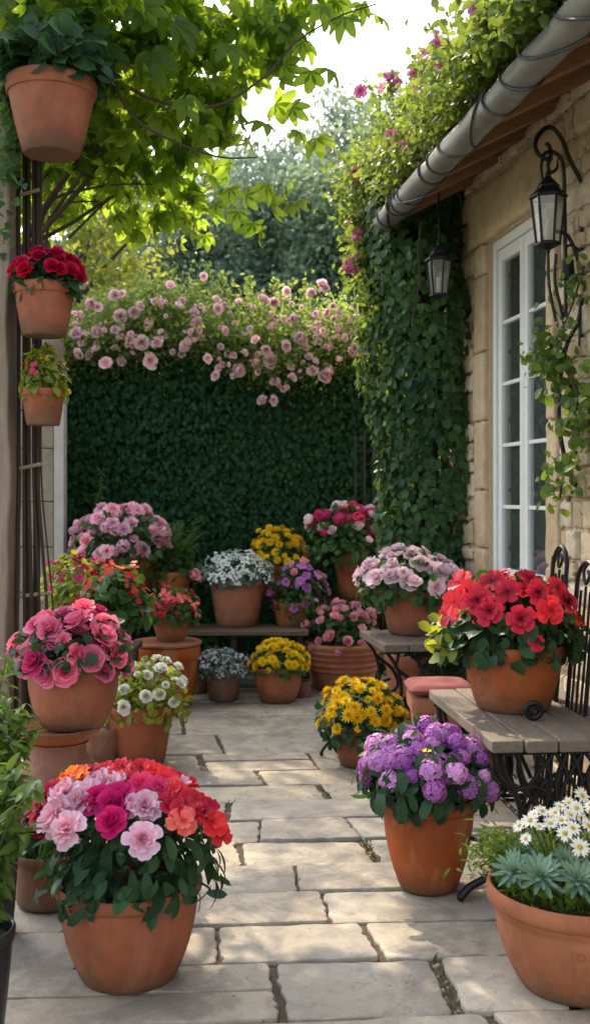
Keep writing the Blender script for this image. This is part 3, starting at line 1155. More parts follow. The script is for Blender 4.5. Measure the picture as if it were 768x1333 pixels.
# gutter: a fat zinc pipe-like trough, lead straps wound round it
gut = thing('gutter', None, None); gut.parent = house
g = MB()
pts = []
for i in range(60):
    t = T0 - .2 + (7.05 - T0 + .2) * i / 59
    pts.append(H3(GU, t, GZ + .004 * math.sin(i * 1.3)))
rads = [GR * (1 + .03 * math.sin(i * 2.1) + .02 * math.sin(i * .9)) for i in range(60)]
g.tube(pts, rads, 24)
gm_ = g.build('trough', M['zinc'], gut, smooth=True)
t = T0
while t < 7.0:
    s_ = MB()
    ring = []
    sl = random.uniform(.05, .24) * random.choice([1, 1, -1, -.3]); ph_ = random.uniform(.3, 1.3)
    for k in range(25):
        a = 2 * PI * k / 24
        ring.append(H3(GU + (GR + .006) * math.cos(a), t + sl * math.cos(a + ph_), GZ + (GR + .006) * math.sin(a)))
    s_.tube(ring, random.uniform(.005, .009), 6, caps=False)
    s_.build('strap', M['strap'], gut, smooth=True)
    t += random.choice([.10, .18, .27, .36, .06])

# =================================================================== BACK AND LEFT WALLS
HY = 9.25
hw = thing('ivy_wall', 'tall garden wall clad in a dense sheet of dark green ivy at the back', 'ivy wall', (-.6, HY + .3, 0))
b = MB(); b.box((-2.7, HY + .1, -.05), (4.6, 0, 0), (0, .35, 0), (0, 0, 2.75))
b.build('wall', M['ivy_backing'], hw)
lm = LM()
n = 30000
P = np.stack([rng.uniform(-2.7, 1.6, n), HY + rng.uniform(-.05, .10, n), rng.uniform(0, 2.85, n)], 1)
P[:, 1] -= .07 * np.sin(P[:, 0] * 2.3 + np.sin(P[:, 2] * 2) * 1.5) * np.sin(P[:, 2] * 3.1 + 1) + .028 * np.sin(P[:, 2] * 47 + 2.2 * np.sin(P[:, 0] * 6) + 1.5 * np.sin(P[:, 0] * 15)) * (1 + np.sin(P[:, 0] * 9 + P[:, 2] * 7))
row = .042
P[:, 2] = np.round(P[:, 2] / row) * row + rng.normal(0, .013, n) + .012 * np.sin(P[:, 0] * 5)
D = np.stack([rng.normal(0, .45, n), rng.normal(-.28, .15, n), np.full(n, -1.)], 1)
U = np.stack([rng.normal(0, .25, n), np.full(n, -1.), rng.normal(.35, .2, n)], 1)
lm.add(TINYW, P, D, U, rng.uniform(.034, .062, n))
lm.build('ivy_leaves', G['hedge'], hw)

# climbing roses heaped over the wall top
rh_ = thing('climbing_rose', 'pink climbing rose heaped along the top of the ivy wall', 'rose', (-.6, HY + .2, 2.5))
lm = LM()
random.seed(3)
for k in range(120):
    px = random.uniform(70, 520)
    # outline read from the photo: high in the middle, trailing down right of centre
    top = np.interp(px, [70, 120, 200, 260, 330, 400, 450, 520], [410, 395, 372, 358, 375, 385, 392, 400])
    bot = np.interp(px, [70, 110, 200, 250, 300, 350, 400, 450, 520], [480, 478, 470, 465, 490, 505, 495, 470, 470])
    q = random.random()
    py = top + 12 + (bot - top - 20) * q
    Y = HY - .12 + (1 - q) * .45 * random.random()
    c = at(px, py, Y)
    n = 150
    P = np.array(c) + rng.normal(0, 1, (n, 3)) * np.array([.15, .13, .10])
    O = norm(rng.normal(0, 1, (n, 3)) + np.array([0, -.6, .4]))
    lm.add(TINY, P, O * .6 + rng.normal(0, .6, (n, 3)) + np.array([0, 0, -.2]), O, rng.uniform(.03, .065, n), np.clip(rng.random(n) * .7 + .4 * (1 - q), 0, 1))
# wispy sprays along the crest
for k in range(26):
    px = random.uniform(95, 480)
    top = np.interp(px, [70, 120, 200, 260, 330, 400, 450, 520], [410, 395, 372, 358, 375, 385, 392, 400])
    a = at(px, top + 25, HY + .15)
    e = a + Vector((random.uniform(-.15, .15), random.uniform(-.1, .1), random.uniform(.10, .32)))
    sp = spline([a, (a + e) / 2 + Vector((random.uniform(-.05, .05), 0, .04)), e], 8)
    S_ = np.array([tuple(p) for p in sp])
    S_ = np.repeat(S_, 4, 0) + rng.normal(0, .012, (len(S_) * 4, 3))
    n = len(S_)
    lm.add(TINY, S_, rng.normal(0, 1, (n, 3)), rng.normal(0, 1, (n, 3)) + np.array([0, -.3, .5]), rng.uniform(.025, .05, n))
lm.build('foliage', G['rose'], rh_)
spots = [(104, 460), (118, 462), (125, 455), (138, 473), (170, 441), (172, 461), (195, 470), (225, 458), (237, 462), (270, 467), (281, 489), (287, 452), (300, 475), (307, 480), (318, 435), (326, 428), (333, 443), (305, 490), (335, 470), (342, 522), (352, 470), (357, 497), (357, 521), (335, 485), (378, 478), (380, 492), (402, 465), (410, 470), (408, 483), (421, 492), (430, 480), (440, 470), (458, 456), (475, 452), (488, 464), (480, 430),
         (97, 408), (105, 412), (116, 395), (128, 400), (143, 388), (150, 385), (160, 382), (157, 412), (175, 407), (182, 398), (203, 395), (208, 397), (216, 393), (198, 425), (232, 400), (222, 372), (238, 393), (253, 407), (258, 420), (265, 360), (282, 391), (285, 402), (295, 398), (310, 395), (324, 397), (330, 400), (345, 392), (357, 393), (372, 380), (380, 395), (392, 400), (405, 384), (418, 372), (425, 376), (433, 398), (442, 410), (460, 415), (470, 425), (485, 440), (300, 408), (240, 432), (210, 432), (185, 445), (150, 430), (130, 430), (100, 435), (346, 455), (372, 450), (395, 440), (420, 430), (445, 440), (262, 440), (245, 455), (290, 430), (318, 460), (160, 470), (205, 446), (385, 415), (412, 408)]
rr_ = random.Random(4)
for (px, py) in spots[:100]:
    Y = HY - .30 if py > 425 else HY - .22
    s_ = rr_.uniform(.026, .050) if py < 440 else rr_.uniform(.032, .060)
    add_flower(rh_, 'rose' if rr_.random() < .7 else 'ball', 'hedge', at(px, py, Y + rr_.uniform(-.06, .05)), (rr_.uniform(-.9, .9), -1, rr_.uniform(-.5, 1.1)), s_ * rr_.choice([.6, .9, 1.05, 1.2]))

# the many smaller roses beyond the hundred largest
lm = LM()
tmr = fl_rose(ROSE_L[:4], 71); tmr = (tmr[0] / 1.0, tmr[1], tmr[2])
cl = [(random.uniform(88, 495), random.random()) for k in range(46)]
for (px, q) in cl:
    top = np.interp(px, [70, 120, 200, 260, 330, 400, 450, 520], [410, 395, 372, 358, 375, 385, 392, 400])
    bot = np.interp(px, [70, 110, 200, 250, 300, 350, 400, 450, 520], [470, 468, 455, 450, 490, 515, 495, 475, 470])
    py = top + 14 + (bot - top - 14) * q ** 1.5
    for j in range(random.choice([2, 3, 4, 6])):
        p = at(px + random.gauss(0, 7), py + random.gauss(0, 6), HY - .24 + random.uniform(-.06, .06))
        nr = np.array([[random.gauss(0, .6), -1, random.gauss(.3, .5)]])
        lm.add(tmr, [tuple(p)], np.cross(nr, rng.normal(0, 1, (1, 3))), nr, random.choice([.014, .02, .026, .032]))
tag(lm.build('small_roses', PM['hedge'], rh_), kind='stuff')

# stone pier with a white post, left end of the back wall
pr = thing('stone_pier', 'plain grey stone pier left of the ivy wall', 'pier', (-1.97, 8.65, 0))
b = MB()
z = 0
while z < 2.75:
    h = random.choice([.3, .36, .42])
    b.box((-2.22, 8.5, z + .003), (.315, 0, 0), (0, .4, 0), (0, 0, min(h, 2.75 - z) - .006), random.random())
    z += h
b.build('shaft', M['pier'], pr, bevel=.008)
po = thing('white_post', 'narrow white painted post fixed beside the grey stone pier', 'post', (-1.86, 8.54, 0))
b = MB(); b.box((-1.898, 8.48, 0), (.078, 0, 0), (0, .12, 0), (0, 0, 2.48))
b.build('shaft', M['post_paint'], po, bevel=.006)

gw = thing('garden_wall', 'plain rendered garden wall running on to the left of the stone pier', 'wall', (-4.0, 8.75, 0))
b = MB(); b.box((-6.5, 8.6, -.05), (4.27, 0, 0), (0, .28, 0), (0, 0, 2.1)); b.build('wall', M['mortar'], gw)
b = MB()
for k in range(9): b.box((-6.5 + k * .474, 8.56, 2.052), (.468, 0, 0), (0, .36, 0), (0, 0, .06), random.random())
b.build('coping', M['pier'], gw, bevel=.01)

# bleached timber post at the left edge, with the slatted iron-and-wood trellis behind it
lp = thing('timber_post', 'bleached timber post at the left edge of the courtyard', 'post', (-1.45, 5.05, 0))
b = MB()
vs = []
for i in range(31):
    zz = 3.45 * i / 30
    d = .006 * math.sin(zz * 5) + .004 * math.sin(zz * 13)
    vs += [(-1.66, 4.93, zz), (-1.312 + d, 4.93 + d, zz), (-1.312 + d * .6, 5.16, zz), (-1.66, 5.16, zz)]
fs = [(3, 2, 1, 0), (120, 121, 122, 123)]
for i in range(30):
    for k in range(4):
        k2 = (k + 1) % 4
        fs.append((i * 4 + k, i * 4 + k2, i * 4 + 4 + k2, i * 4 + 4 + k))
b._add(vs, fs)
b.build('shaft', M['post_wood'], lp, bevel=.012)

tr = thing('garden_trellis', 'tall dark trellis of narrow bars flaring out at the bottom', 'trellis', (-1.24, 5.1, 0))
for k, (x0, w) in enumerate(((-1.298, .019), (-1.274, .014), (-1.252, .018), (-1.229, .013), (-1.208, .016), (-1.192, .009))):
    out = .012 * k
    pts = spline([(x0, 5.06, 3.2), (x0, 5.06, 2.4), (x0, 5.06, 1.62), (x0 + out * .55, 5.04, 1.25), (x0 + out * 1.05, 5.02, .98), (x0 + out * 1.2, 5.02, .5), (x0 + out * 1.2, 5.02, 0)], 8)
    b = MB(); b.tube(pts, w / 2, 6)
    b.build('bar', M['dark_wood'] if k % 2 == 0 else M['iron_rust'], tr, smooth=True)
for k, (x0, w) in enumerate(((-1.285, .03), (-1.24, .03))):
    b = MB(); b.box((x0, 5.10, 0), (w, 0, 0), (0, .02, 0), (0, 0, 3.2)); b.build('slat', M['dark_wood'], tr, bevel=.003)
for zz, x1 in ((1.62, -1.18), (1.02, -1.13), (2.35, -1.19), (2.9, -1.19)):
    b = MB(); b.tube([(-1.285, 5.035, zz), (x1, 5.02, zz + .02)], .009, 8)
    b.build('crossbar', M['post_wood'], tr, smooth=True)

# dark iron fence far right, between the ivy wall and the ivy column
fe = thing('iron_fence', 'dark iron railing against the ivy wall at the right', 'railing', (.65, 8.95, 0))
for k in range(5):
    x = .50 + k * .075
    b = MB(); b.tube([(x, 8.95, 0), (x, 8.95, 2.0 - .03 * abs(k - 2)), (x, 8.95, 2.06 - .03 * abs(k - 2))], [.011, .011, .002], 6)
    b.build('bar', M['iron'], fe)
b = MB(); b.tube([(.48, 8.95, 1.85), (.83, 8.95, 1.85)], .009, 6); b.tube([(.48, 8.95, .3), (.83, 8.95, .3)], .009, 6)
b.build('rail', M['iron'], fe)


# =================================================================== LANTERNS
def lantern(name, label, top, w, h, sides, bracket):
    """top: point of the hanging ring; w: width of the roof; h: body height"""
    t = thing(name, label, 'lantern', top, 'wall lanterns')
    x, y_, z = top
    r = w / 2
    a0 = PI / sides + .25
    def ring(rad, zz): return [(x + rad * math.cos(a0 + 2 * PI * k / sides), y_ + rad * math.sin(a0 + 2 * PI * k / sides), zz) for k in range(sides)]
    def pyr(rs):
        b = MB(); vs, fs = [], []
        for rad, zz in rs: vs += ring(rad, zz)
        for i in range(len(rs) - 1):
            for k in range(sides):
                k2 = (k + 1) % sides
                fs.append((i * sides + k, i * sides + k2, (i + 1) * sides + k2, (i + 1) * sides + k))
        fs.append(tuple(range(sides - 1, -1, -1))); fs.append(tuple((len(rs) - 1) * sides + k for k in range(sides)))
        b._add(vs, fs); return b
    z1 = z - h * .30             # eave of the lamp roof
    z0 = z - h * .93
    pyr([(r * .97, z1 - .004), (r, z1), (r * .98, z1 + .008), (r * .62, z1 + h * .11), (r * .56, z1 + h * .135), (r * .60, z1 + h * .15), (r * .56, z1 + h * .165), (r * .26, z1 + h * .25), (r * .14, z1 + h * .29)]).build('roof', M['iron'], t, bevel=.002)
    b = MB(); b.ball((x, y_, z1 + h * .31), r * .16, 8); b.ball((x, y_, z1 + h * .36), r * .09, 6, 1.3)
    b.build('finial', M['iron'], t, smooth=True)
    pyr([(r * .56, z0 + .002), (r * .82, z1 - .006)]).build('glass', M['lampglass'], t)
    b = MB()
    lo, hi = ring(r * .58, z0), ring(r * .86, z1)
    for p, q in zip(lo, hi): b.tube([p, q], .006, 6)
    b.build('frame', M['iron'], t)
    pb = pyr([(r * .14, z0 - h * .075), (r * .50, z0 - h * .03), (r * .66, z0 - h * .012), (r * .66, z0 + h * .015), (r * .58, z0 + h * .03)])
    pb.ball((x, y_, z0 - h * .09), r * .12, 6, 1.4)
    pb.build('base', M['iron'], t, bevel=.002)
    b = MB(); b.lathe([(.014, 0), (.014, h * .3), (.004, h * .31)], (x, y_, z0 + h * .03), 12)
    b.build('candle', M['candle'], t, smooth=True)
    bracket(t)
    return t


LU, LT = 2.02, 4.97
ltop = H3(LU, LT, CAMH - (228 - 643) * 5.22 / F)


def zpx(py, Y=5.22): return CAMH - (py - 643) * Y / F


def W(u, py, dt=0.): return H3(u, LT + dt, zpx(py))


def br1(t):
    b = MB()
    # big shepherd's hook
    b.tube(spline([W(2.19, 235), W(2.13, 205), W(2.085, 178), W(2.03, 165), W(1.975, 175), W(1.955, 190), W(1.975, 202), W(2.02, 207), W(2.035, 200), W(2.025, 190), W(2.01, 186)], 8), .011, 8)
    b.tube(spline([W(2.10, 430), W(2.11, 400), W(2.108, 330), W(2.105, 270), W(2.10, 225), W(2.085, 205), W(2.04, 197), W(2.00, 200)], 8), .010, 8)
    b.tube(spline([W(2.00, 200), W(1.985, 215), W(1.99, 232), W(2.01, 242)], 8), .008, 8)
    b.tube(spline([W(2.035, 205), W(2.02, 215), W(2.035, 224), W(2.065, 218), W(2.07, 205)], 8), [.010, .009, .008, .003], 8)
    b.tube([W(2.02, 205), W(2.02, 232)], .006, 8)
    b.tube([W(2.02, 251), W(2.105, 251)], .008, 8)
    b.tube(spline([W(2.05, 300), W(2.12, 306), W(2.17, 335), W(2.188, 370), W(2.188, 410)], 8), .010, 8)
    b.tube(spline([W(2.02, 330), W(2.025, 370), W(2.06, 418)], 8), .008, 8)
    b.tube(spline([W(2.06, 330), W(2.055, 365), W(2.085, 400), W(2.11, 430)], 8), .008, 8)
    b.tube([W(2.188, 280), W(2.188, 450)], .012, 8)
    b.build('bracket', M['iron'], t, smooth=True)


lantern('wall_lantern', 'large black lantern hanging from a scrolled iron bracket beside the window', ltop, .19, .36, 6, br1)
l2 = at(571, 318, 6.45)


def br2(t):
    b = MB()
    b.tube([(l2.x, l2.y, l2.z - .02), (l2.x, l2.y, 3.50)], .006, 6)
    b.build('rod', M['iron'], t)


lantern('wall_lantern', 'smaller black lantern hanging under the eave in front of the ivy', l2, .175, .33, 6, br2)

# little black bell-like fitting on the wall and the long iron scroll that carries the vine
t = thing('wall_hook', 'small black iron bell hook on the wall below the large lantern', 'hook', W(2.15, 350))
b = MB(); b.lathe([(.012, .05), (.03, .045), (.034, -.03), (.03, -.05), (.01, -.055)], W(2.12, 350), 16); b.build('bell', M['iron'], t, smooth=True)
b = MB(); b.tube(spline([W(2.12, 340), W(2.11, 325), W(2.13, 318), W(2.17, 322), W(2.19, 330)], 6), .006, 6); b.build('hanger', M['iron'], t, smooth=True)
t = thing('iron_scroll', 'long curling iron bar on the wall under the large lantern', 'iron scroll', W(2.15, 520))
b = MB()
b.tube(spline([W(2.19, 395), W(2.20 - .03, 420), W(2.12, 445), W(2.09, 480), W(2.075, 520), W(2.08, 560), W(2.11, 600), W(2.15, 625), W(2.185, 640)], 8), .011, 8)
b.tube(spline([W(2.12, 520), W(2.14, 500), W(2.17, 505), W(2.17, 530), W(2.14, 535), W(2.135, 520)], 6), .007, 8)
b.build('bar', M['iron'], t, smooth=True)

# =================================================================== IVY COLUMN AND ROOF CLIMBER
iv = thing('climbing_ivy', 'thick column of glossy ivy smothering the far corner of the house', 'ivy', (.92, 7.35, 0))
b = MB()
for k in range(7):
    a = k * .9
    x0, y0 = .93 + .10 * math.cos(a), 7.32 + .10 * math.sin(a)
    pts = [(x0 + .05 * math.sin(zz * 2 + k), y0 + .05 * math.cos(zz * 1.7 + k * 2), zz) for zz in np.linspace(0, 3.5, 12)]
    b.tube(spline(pts, 3), .02, 6)
pts = spline([at(548, 288, 6.6), at(544, 330, 6.62), at(546, 365, 6.68), at(538, 410, 6.85), at(542, 450, 7.0)], 6)
b.tube(pts, [.007, .004], 6)
b.build('stems', M['bark'], iv, smooth=True)
lm = LM()
n = 9000
zz = rng.uniform(.25, 3.55, n)
ang = rng.uniform(0, 2 * PI, n)
rad = np.interp(zz, [.2, .8, 1.4, 2.2, 2.9, 3.5], [.30, .36, .35, .36, .42, .40]) * (1 + .16 * np.sin(ang * 3 + zz * 2.3) + .10 * np.sin(zz * 6.1 + ang * 2))
cxs = np.interp(zz, [.2, 1.2, 2.4, 3.5], [1.02, .96, .90, .84])
N = np.stack([np.cos(ang), np.sin(ang), np.zeros(n)], 1)
P = np.stack([cxs, np.full(n, 7.30), zz], 1) + N * (rad * (.80 + .25 * rng.random(n)))[:, None]
D = np.array([0, 0, -1.]) + N * .35 + rng.normal(0, .35, (n, 3))
U_ = N + rng.normal(0, .38, (n, 3)) + np.array([0, 0, .35])
h_ = n // 2
va = np.clip(.35 + .3 * np.sin(zz * 4 + ang * 2) * np.sin(ang * 3 + 1) + rng.normal(0, .22, n), 0, 1)
lm.add(IVY, P[:h_], D[:h_], U_[:h_], rng.uniform(.050, .085, h_), va[:h_])
lm.add(LEAFW, P[h_:], D[h_:], U_[h_:], rng.uniform(.042, .085, n - h_), va[h_:])
lm.build('leaves', G['ivy'], iv)

rc = thing('roof_climber', 'leafy climber with magenta blooms sprawling over the gutter and roof edge', 'climber', H3(1.9, 6, 3.5))
lm = LM()
random.seed(17)
b = MB()
rfl = []
# mounds on the tiles behind the gutter
for k in range(190):
    t_ = random.uniform(3.2, 7.5)
    u_ = 1.62 + random.random() ** 1.3 * .75
    hgt = random.random() * (.22 + .10 * max(0, t_ - 5))
    c = H3(u_, t_, max(roofz(u_) + .03, GZ + .10) + hgt)
    n = 160
    s_ = .036 + .008 * (t_ < 4.6)
    P = np.array(c) + rng.normal(0, 1, (n, 3)) * np.array([.12, .14, .09])
    uu_ = P @ np.array(HN)
    P[:, 2] = np.maximum(P[:, 2], np.where(uu_ > 1.74, ez + .075 + (uu_ - eu) * pit + .03, GZ + .06 + .10 * rng.random(n)))
    O = norm(rng.normal(0, 1, (n, 3)) + np.array([-.5, -.3, .6]))
    lm.add(LEAF if t_ < 5.2 else TINY, P, rng.normal(0, .7, (n, 3)) + np.array([-.3, -.2, -.1]), O, rng.uniform(s_, s_ * 1.9, n))
# beyond the house end it tumbles down into the ivy, lit from behind
for k in range(110):
    px, py = random.uniform(462, 545), random.uniform(215, 420)
    edge = np.interp(py, [200, 260, 330, 420], [455, 470, 487, 500])
    px = max(px, edge + random.uniform(0, 16))
    c = at(px, py, random.uniform(7.25, 7.75))
    n = 70
    P = np.array(c) + rng.normal(0, 1, (n, 3)) * np.array([.10, .12, .09])
    O = norm(rng.normal(0, 1, (n, 3)) + np.array([-.6, -.3, .3]))
    lm.add(LEAF, P, rng.normal(0, .6, (n, 3)) + np.array([-.3, -.1, -.4]), O, rng.uniform(.04, .08, n))
# long wild shoots
shoots = [((560, 170, 6.6), (548, 120, 6.6), (570, 45, 6.6)), ((540, 200, 6.8), (515, 150, 6.8), (508, 98, 6.8)), ((530, 215, 7.0), (505, 190, 7.0), (482, 112, 7.0)), ((560, 140, 6.4), (545, 110, 6.4), (545, 80, 6.4)), ((600, 110, 5.6), (600, 80, 5.6), (600, 75, 5.6)), ((620, 90, 5.2), (590, 60, 5.2), (575, 70, 5.2)),
          ((520, 240, 7.2), (490, 230, 7.2), (462, 228, 7.3)), ((510, 270, 7.2), (480, 280, 7.2), (458, 285, 7.3)), ((515, 300, 7.2), (480, 320, 7.2), (462, 318, 7.3)), ((650, 60, 4.8), (640, 20, 4.8), (655, 5, 4.8)), ((660, 50, 4.6), (635, 30, 4.6), (640, 10, 4.6)), ((540, 190, 6.7), (530, 160, 6.6), (540, 110, 6.6)), ((505, 330, 7.3), (470, 345, 7.3), (455, 340, 7.3))]
for sh in shoots:
    sp = spline([at(*p) for p in sh], 12)
    b.tube(sp, [.006, .002], 5)
    S_ = np.array([tuple(p) for p in sp])
    S_ = np.repeat(S_, 5, 0) + rng.normal(0, .02, (len(S_) * 5, 3))
    n = len(S_)
    lm.add(LEAF, S_, rng.normal(0, 1, (n, 3)), rng.normal(0, 1, (n, 3)) + np.array([-.3, -.3, .5]), rng.uniform(.03, .07, n))
    rfl.append(sp[-1]); rfl.append(sp[-3])
b.build('stems', M['bark'], rc)
lm.build('foliage', G['roof'], rc)
for (px, py, Y) in [(590, 78, 6.2), (568, 83, 6.4), (546, 82, 6.5), (565, 105, 6.4), (572, 103, 6.4), (560, 108, 6.5), (628, 80, 5.5), (636, 88, 5.4), (620, 45, 5.4), (598, 70, 6.0), (654, 20, 4.9), (664, 18, 4.8), (645, 25, 4.9), (514, 188, 6.9), (509, 178, 6.9), (542, 165, 6.8), (507, 172, 6.9), (522, 178, 6.9), (600, 100, 5.9), (642, 70, 5.1), (576, 95, 6.3), (550, 140, 6.6), (610, 60, 5.8), (670, 5, 4.6), (528, 200, 6.9), (650, 45, 5)]:
    rfl.append(at(px, py - 6, 6.40 - (px - 522) * .0112))
for p in rfl:
    for k in range(random.choice([1, 2, 3])):
        q = Vector(p) + Vector((random.gauss(0, .03), random.gauss(0, .03), random.gauss(0, .03)))
        if sum(1 for c in rc.children if c.name.startswith('flower')) < 96:
            add_flower(rc, 'semi', 'bougain', q, (random.gauss(-.3, .4), -1, random.random()), random.uniform(.030, .052))

vw = thing('wall_vine', 'small leafy vine clinging to the stone wall under the large lantern', 'vine', H3(2.15, 4.95, 2))
lm = LM()
b = MB()
vpaths = [[W(2.16, 640, -.2), W(2.15, 560, -.2), W(2.10, 500, -.1), W(2.08, 450, .05), W(2.12, 400, -.05), W(2.16, 350, -.1)], [W(2.1, 500), W(2.06, 470, .02), W(2.07, 430, .10)], [W(2.13, 600), W(2.09, 620, -.02), W(2.08, 650, 0)], [W(2.15, 560), W(2.10, 540, -.3), W(2.10, 480, -.5)]]
for k, vp in enumerate(vpaths):
    sp = spline(vp, 10)
    b.tube(sp, .006, 6)
    S_ = np.array([tuple(p) for p in sp])
    m_ = 6 if k in (1, 3) else 3
    S_ = np.repeat(S_, m_, 0)
    n = len(S_)
    S_ += rng.normal(0, .05, (n, 3)) + np.array(-HN) * .03
    lm.add(LEAFW, S_, rng.normal(0, .6, (n, 3)) + np.array([0, 0, -.5]), rng.normal(0, .4, (n, 3)) - np.array(HN) + np.array([0, -.3, .3]), rng.uniform(.03, .07, n))
b.build('stems', M['bark'], vw, smooth=True)
lm.build('leaves', G['fresh'], vw)


# =================================================================== TREES
def clump_leaves(lm, c, rad, n, tm, size, out=None, droop=.5, flat=.8):
    P0 = norm(rng.normal(0, 1, (n, 3))) * (rng.random(n) ** .5)[:, None]
    P = np.array(c) + P0 * np.array([rad, rad, rad * flat])
    O = norm(P0 + rng.normal(0, .5, (n, 3)) + np.array([0, 0, .5]))
    D = P0 + rng.normal(0, .6, (n, 3)) + np.array([0, 0, -droop])
    lm.add(tm, P, D, O, size * np.clip(1 + rng.normal(-.05, .30, n), .35, 1.5))


ct = thing('creeper_tree', 'leafy creeper tree arching over the courtyard from the upper left', 'tree', (-1.75, 5.75, 0))
random.seed(31)
clumps = [(40, 25, 4.9, .34), (110, 15, 4.9, .32), (60, 70, 5.3, .3), (180, 45, 5.1, .36), (235, 20, 5.2, .34), (150, 110, 5.4, .34), (205, 130, 5.5, .34), (240, 90, 5.4, .36), (135, 185, 5.7, .30), (185, 205, 5.8, .28), (80, 215, 5.9, .26), (60, 150, 5.8, .3), (100, 120, 5.7, .34), (145, 245, 5.9, .22), (230, 190, 5.7, .28), (285, 60, 5.4, .34), (300, 115, 5.6, .28), (280, 165, 5.7, .26), (320, 30, 5.4, .30), (250, 235, 5.9, .24), (215, 265, 6.0, .2), (255, 285, 6.1, .18), (95, 265, 6.1, .2), (50, 285, 6.2, .22), (370, 15, 5.4, .22), (395, -20, 5.4, .24), (175, 280, 6.1, .15), (360, 60, 5.5, .16),
          (20, -60, 5.2, .45), (130, -70, 5.2, .45), (240, -60, 5.4, .4), (340, -70, 5.4, .28), (420, -50, 5.4, .2), (60, -200, 5.8, .5), (180, -200, 5.8, .45), (-70, 40, 5.6, .4), (-50, 160, 5.9, .35), (-120, 60, 5.9, .4)] + [(384 + 1400 * x / y_, 643 - 1400 * (z_ - 1.5) / y_, y_, r_) for x, y_, z_, r_ in ((-2.1, 7.0, 4.7, .3), (-1.6, 7.3, 4.9, .28), (-2.7, 7.1, 4.8, .3), (-1.2, 7.0, 5.1, .26), (-2.3, 7.6, 5.2, .3), (-1.8, 6.7, 4.3, .26), (-3.1, 7.4, 5.0, .3), (-2.5, 6.6, 4.2, .24), (-1.4, 7.7, 5.6, .28))]  # trailing clumps, mostly out of view, added to dapple the floor
lm = LM()
tb = MB()
trunk = spline([(-1.78, 5.75, -.02), (-1.74, 5.72, .8), (-1.70, 5.75, 1.6), (-1.66, 5.72, 2.3), (-1.55, 5.70, 2.75)], 6)
tb.tube(trunk, [.085, .05], 10)
for k, (px, py, Y, rd) in enumerate(clumps):
    c = at(px, py, Y)
    clump_leaves(lm, c, rd, int((700 if px < 150 else 380 if px < 220 else 200) * rd * rd) + 9, PALM, (.125 if py < 200 else .10) * (1 if px < 170 else 1.1), droop=.55)
    if k % 5 == 0:
        s_ = trunk[random.randint(len(trunk) - 9, len(trunk) - 1)]
        m1, m2 = s_.lerp(c, .35) + Vector((random.gauss(0, .08), random.gauss(0, .08), random.uniform(.02, .28))), s_.lerp(c, .7) + Vector((random.gauss(0, .10), random.gauss(0, .08), random.uniform(-.06, .22)))
        tb.tube(spline([s_, m1, m2, c], 8), [.016, .011, .007, .004], 6)
# thin whippy vines hanging in front, as in the photo
for vp in ([(50, 300, 5.9), (70, 260, 5.8), (120, 245, 5.7), (160, 240, 5.7), (200, 240, 5.7)], [(60, 320, 5.9), (66, 290, 5.8), (90, 265, 5.8), (130, 262, 5.8)], [(145, 100, 5.1), (165, 140, 5.1), (190, 165, 5.1), (240, 190, 5.2), (290, 205, 5.3), (335, 205, 5.3)], [(170, 115, 5.1), (200, 130, 5.1), (260, 140, 5.2), (300, 130, 5.2), (350, 95, 5.2), (385, 55, 5.1), (440, 22, 5.0), (490, 5, 5.0)], [(90, 310, 6.0), (120, 280, 5.9), (140, 262, 5.9)]):
    tb.tube(spline([at(*p) for p in vp], 8), [.009, .004], 6)
tb.build('trunk', M['bark'], ct, smooth=True)
# hand-placed hanging leaves that show one by one against the sky and the far trees
sing = [(450, 22, 5.0, .15), (490, 20, 5.0, .13), (405, 92, 5.1, .15), (428, 90, 5.1, .12), (412, 180, 5.2, .15), (390, 172, 5.2, .1), (355, 265, 5.3, .14), (385, 262, 5.3, .13), (330, 290, 5.3, .14), (310, 275, 5.4, .12), (345, 240, 5.3, .13), (375, 242, 5.3, .12), (345, 160, 5.4, .14), (240, 130, 5.0, .15), (205, 95, 5.0, .14), (265, 165, 5.2, .12), (320, 255, 5.4, .12), (340, 300, 5.3, .11), (365, 105, 5.3, .12), (395, 55, 5.2, .12), (470, 5, 5.0, .12), (420, 8, 5.0, .14), (300, 245, 5.4, .11), (280, 265, 5.5, .1), (250, 300, 5.6, .1), (380, 140, 5.2, .12), (370, 85, 5.2, .12)]
P = np.array([tuple(at(a, b_, c)) for a, b_, c, d in sing])
n = len(P)
lm.add(PALM, P, rng.normal(0, .5, (n, 3)) + np.array([.35, -.1, -.55]), rng.normal(0, .3, (n, 3)) + np.array([0, -.75, .5]), np.array([s_[3] for s_ in sing]), .7)
lm.build('crown', G['tree'], ct)


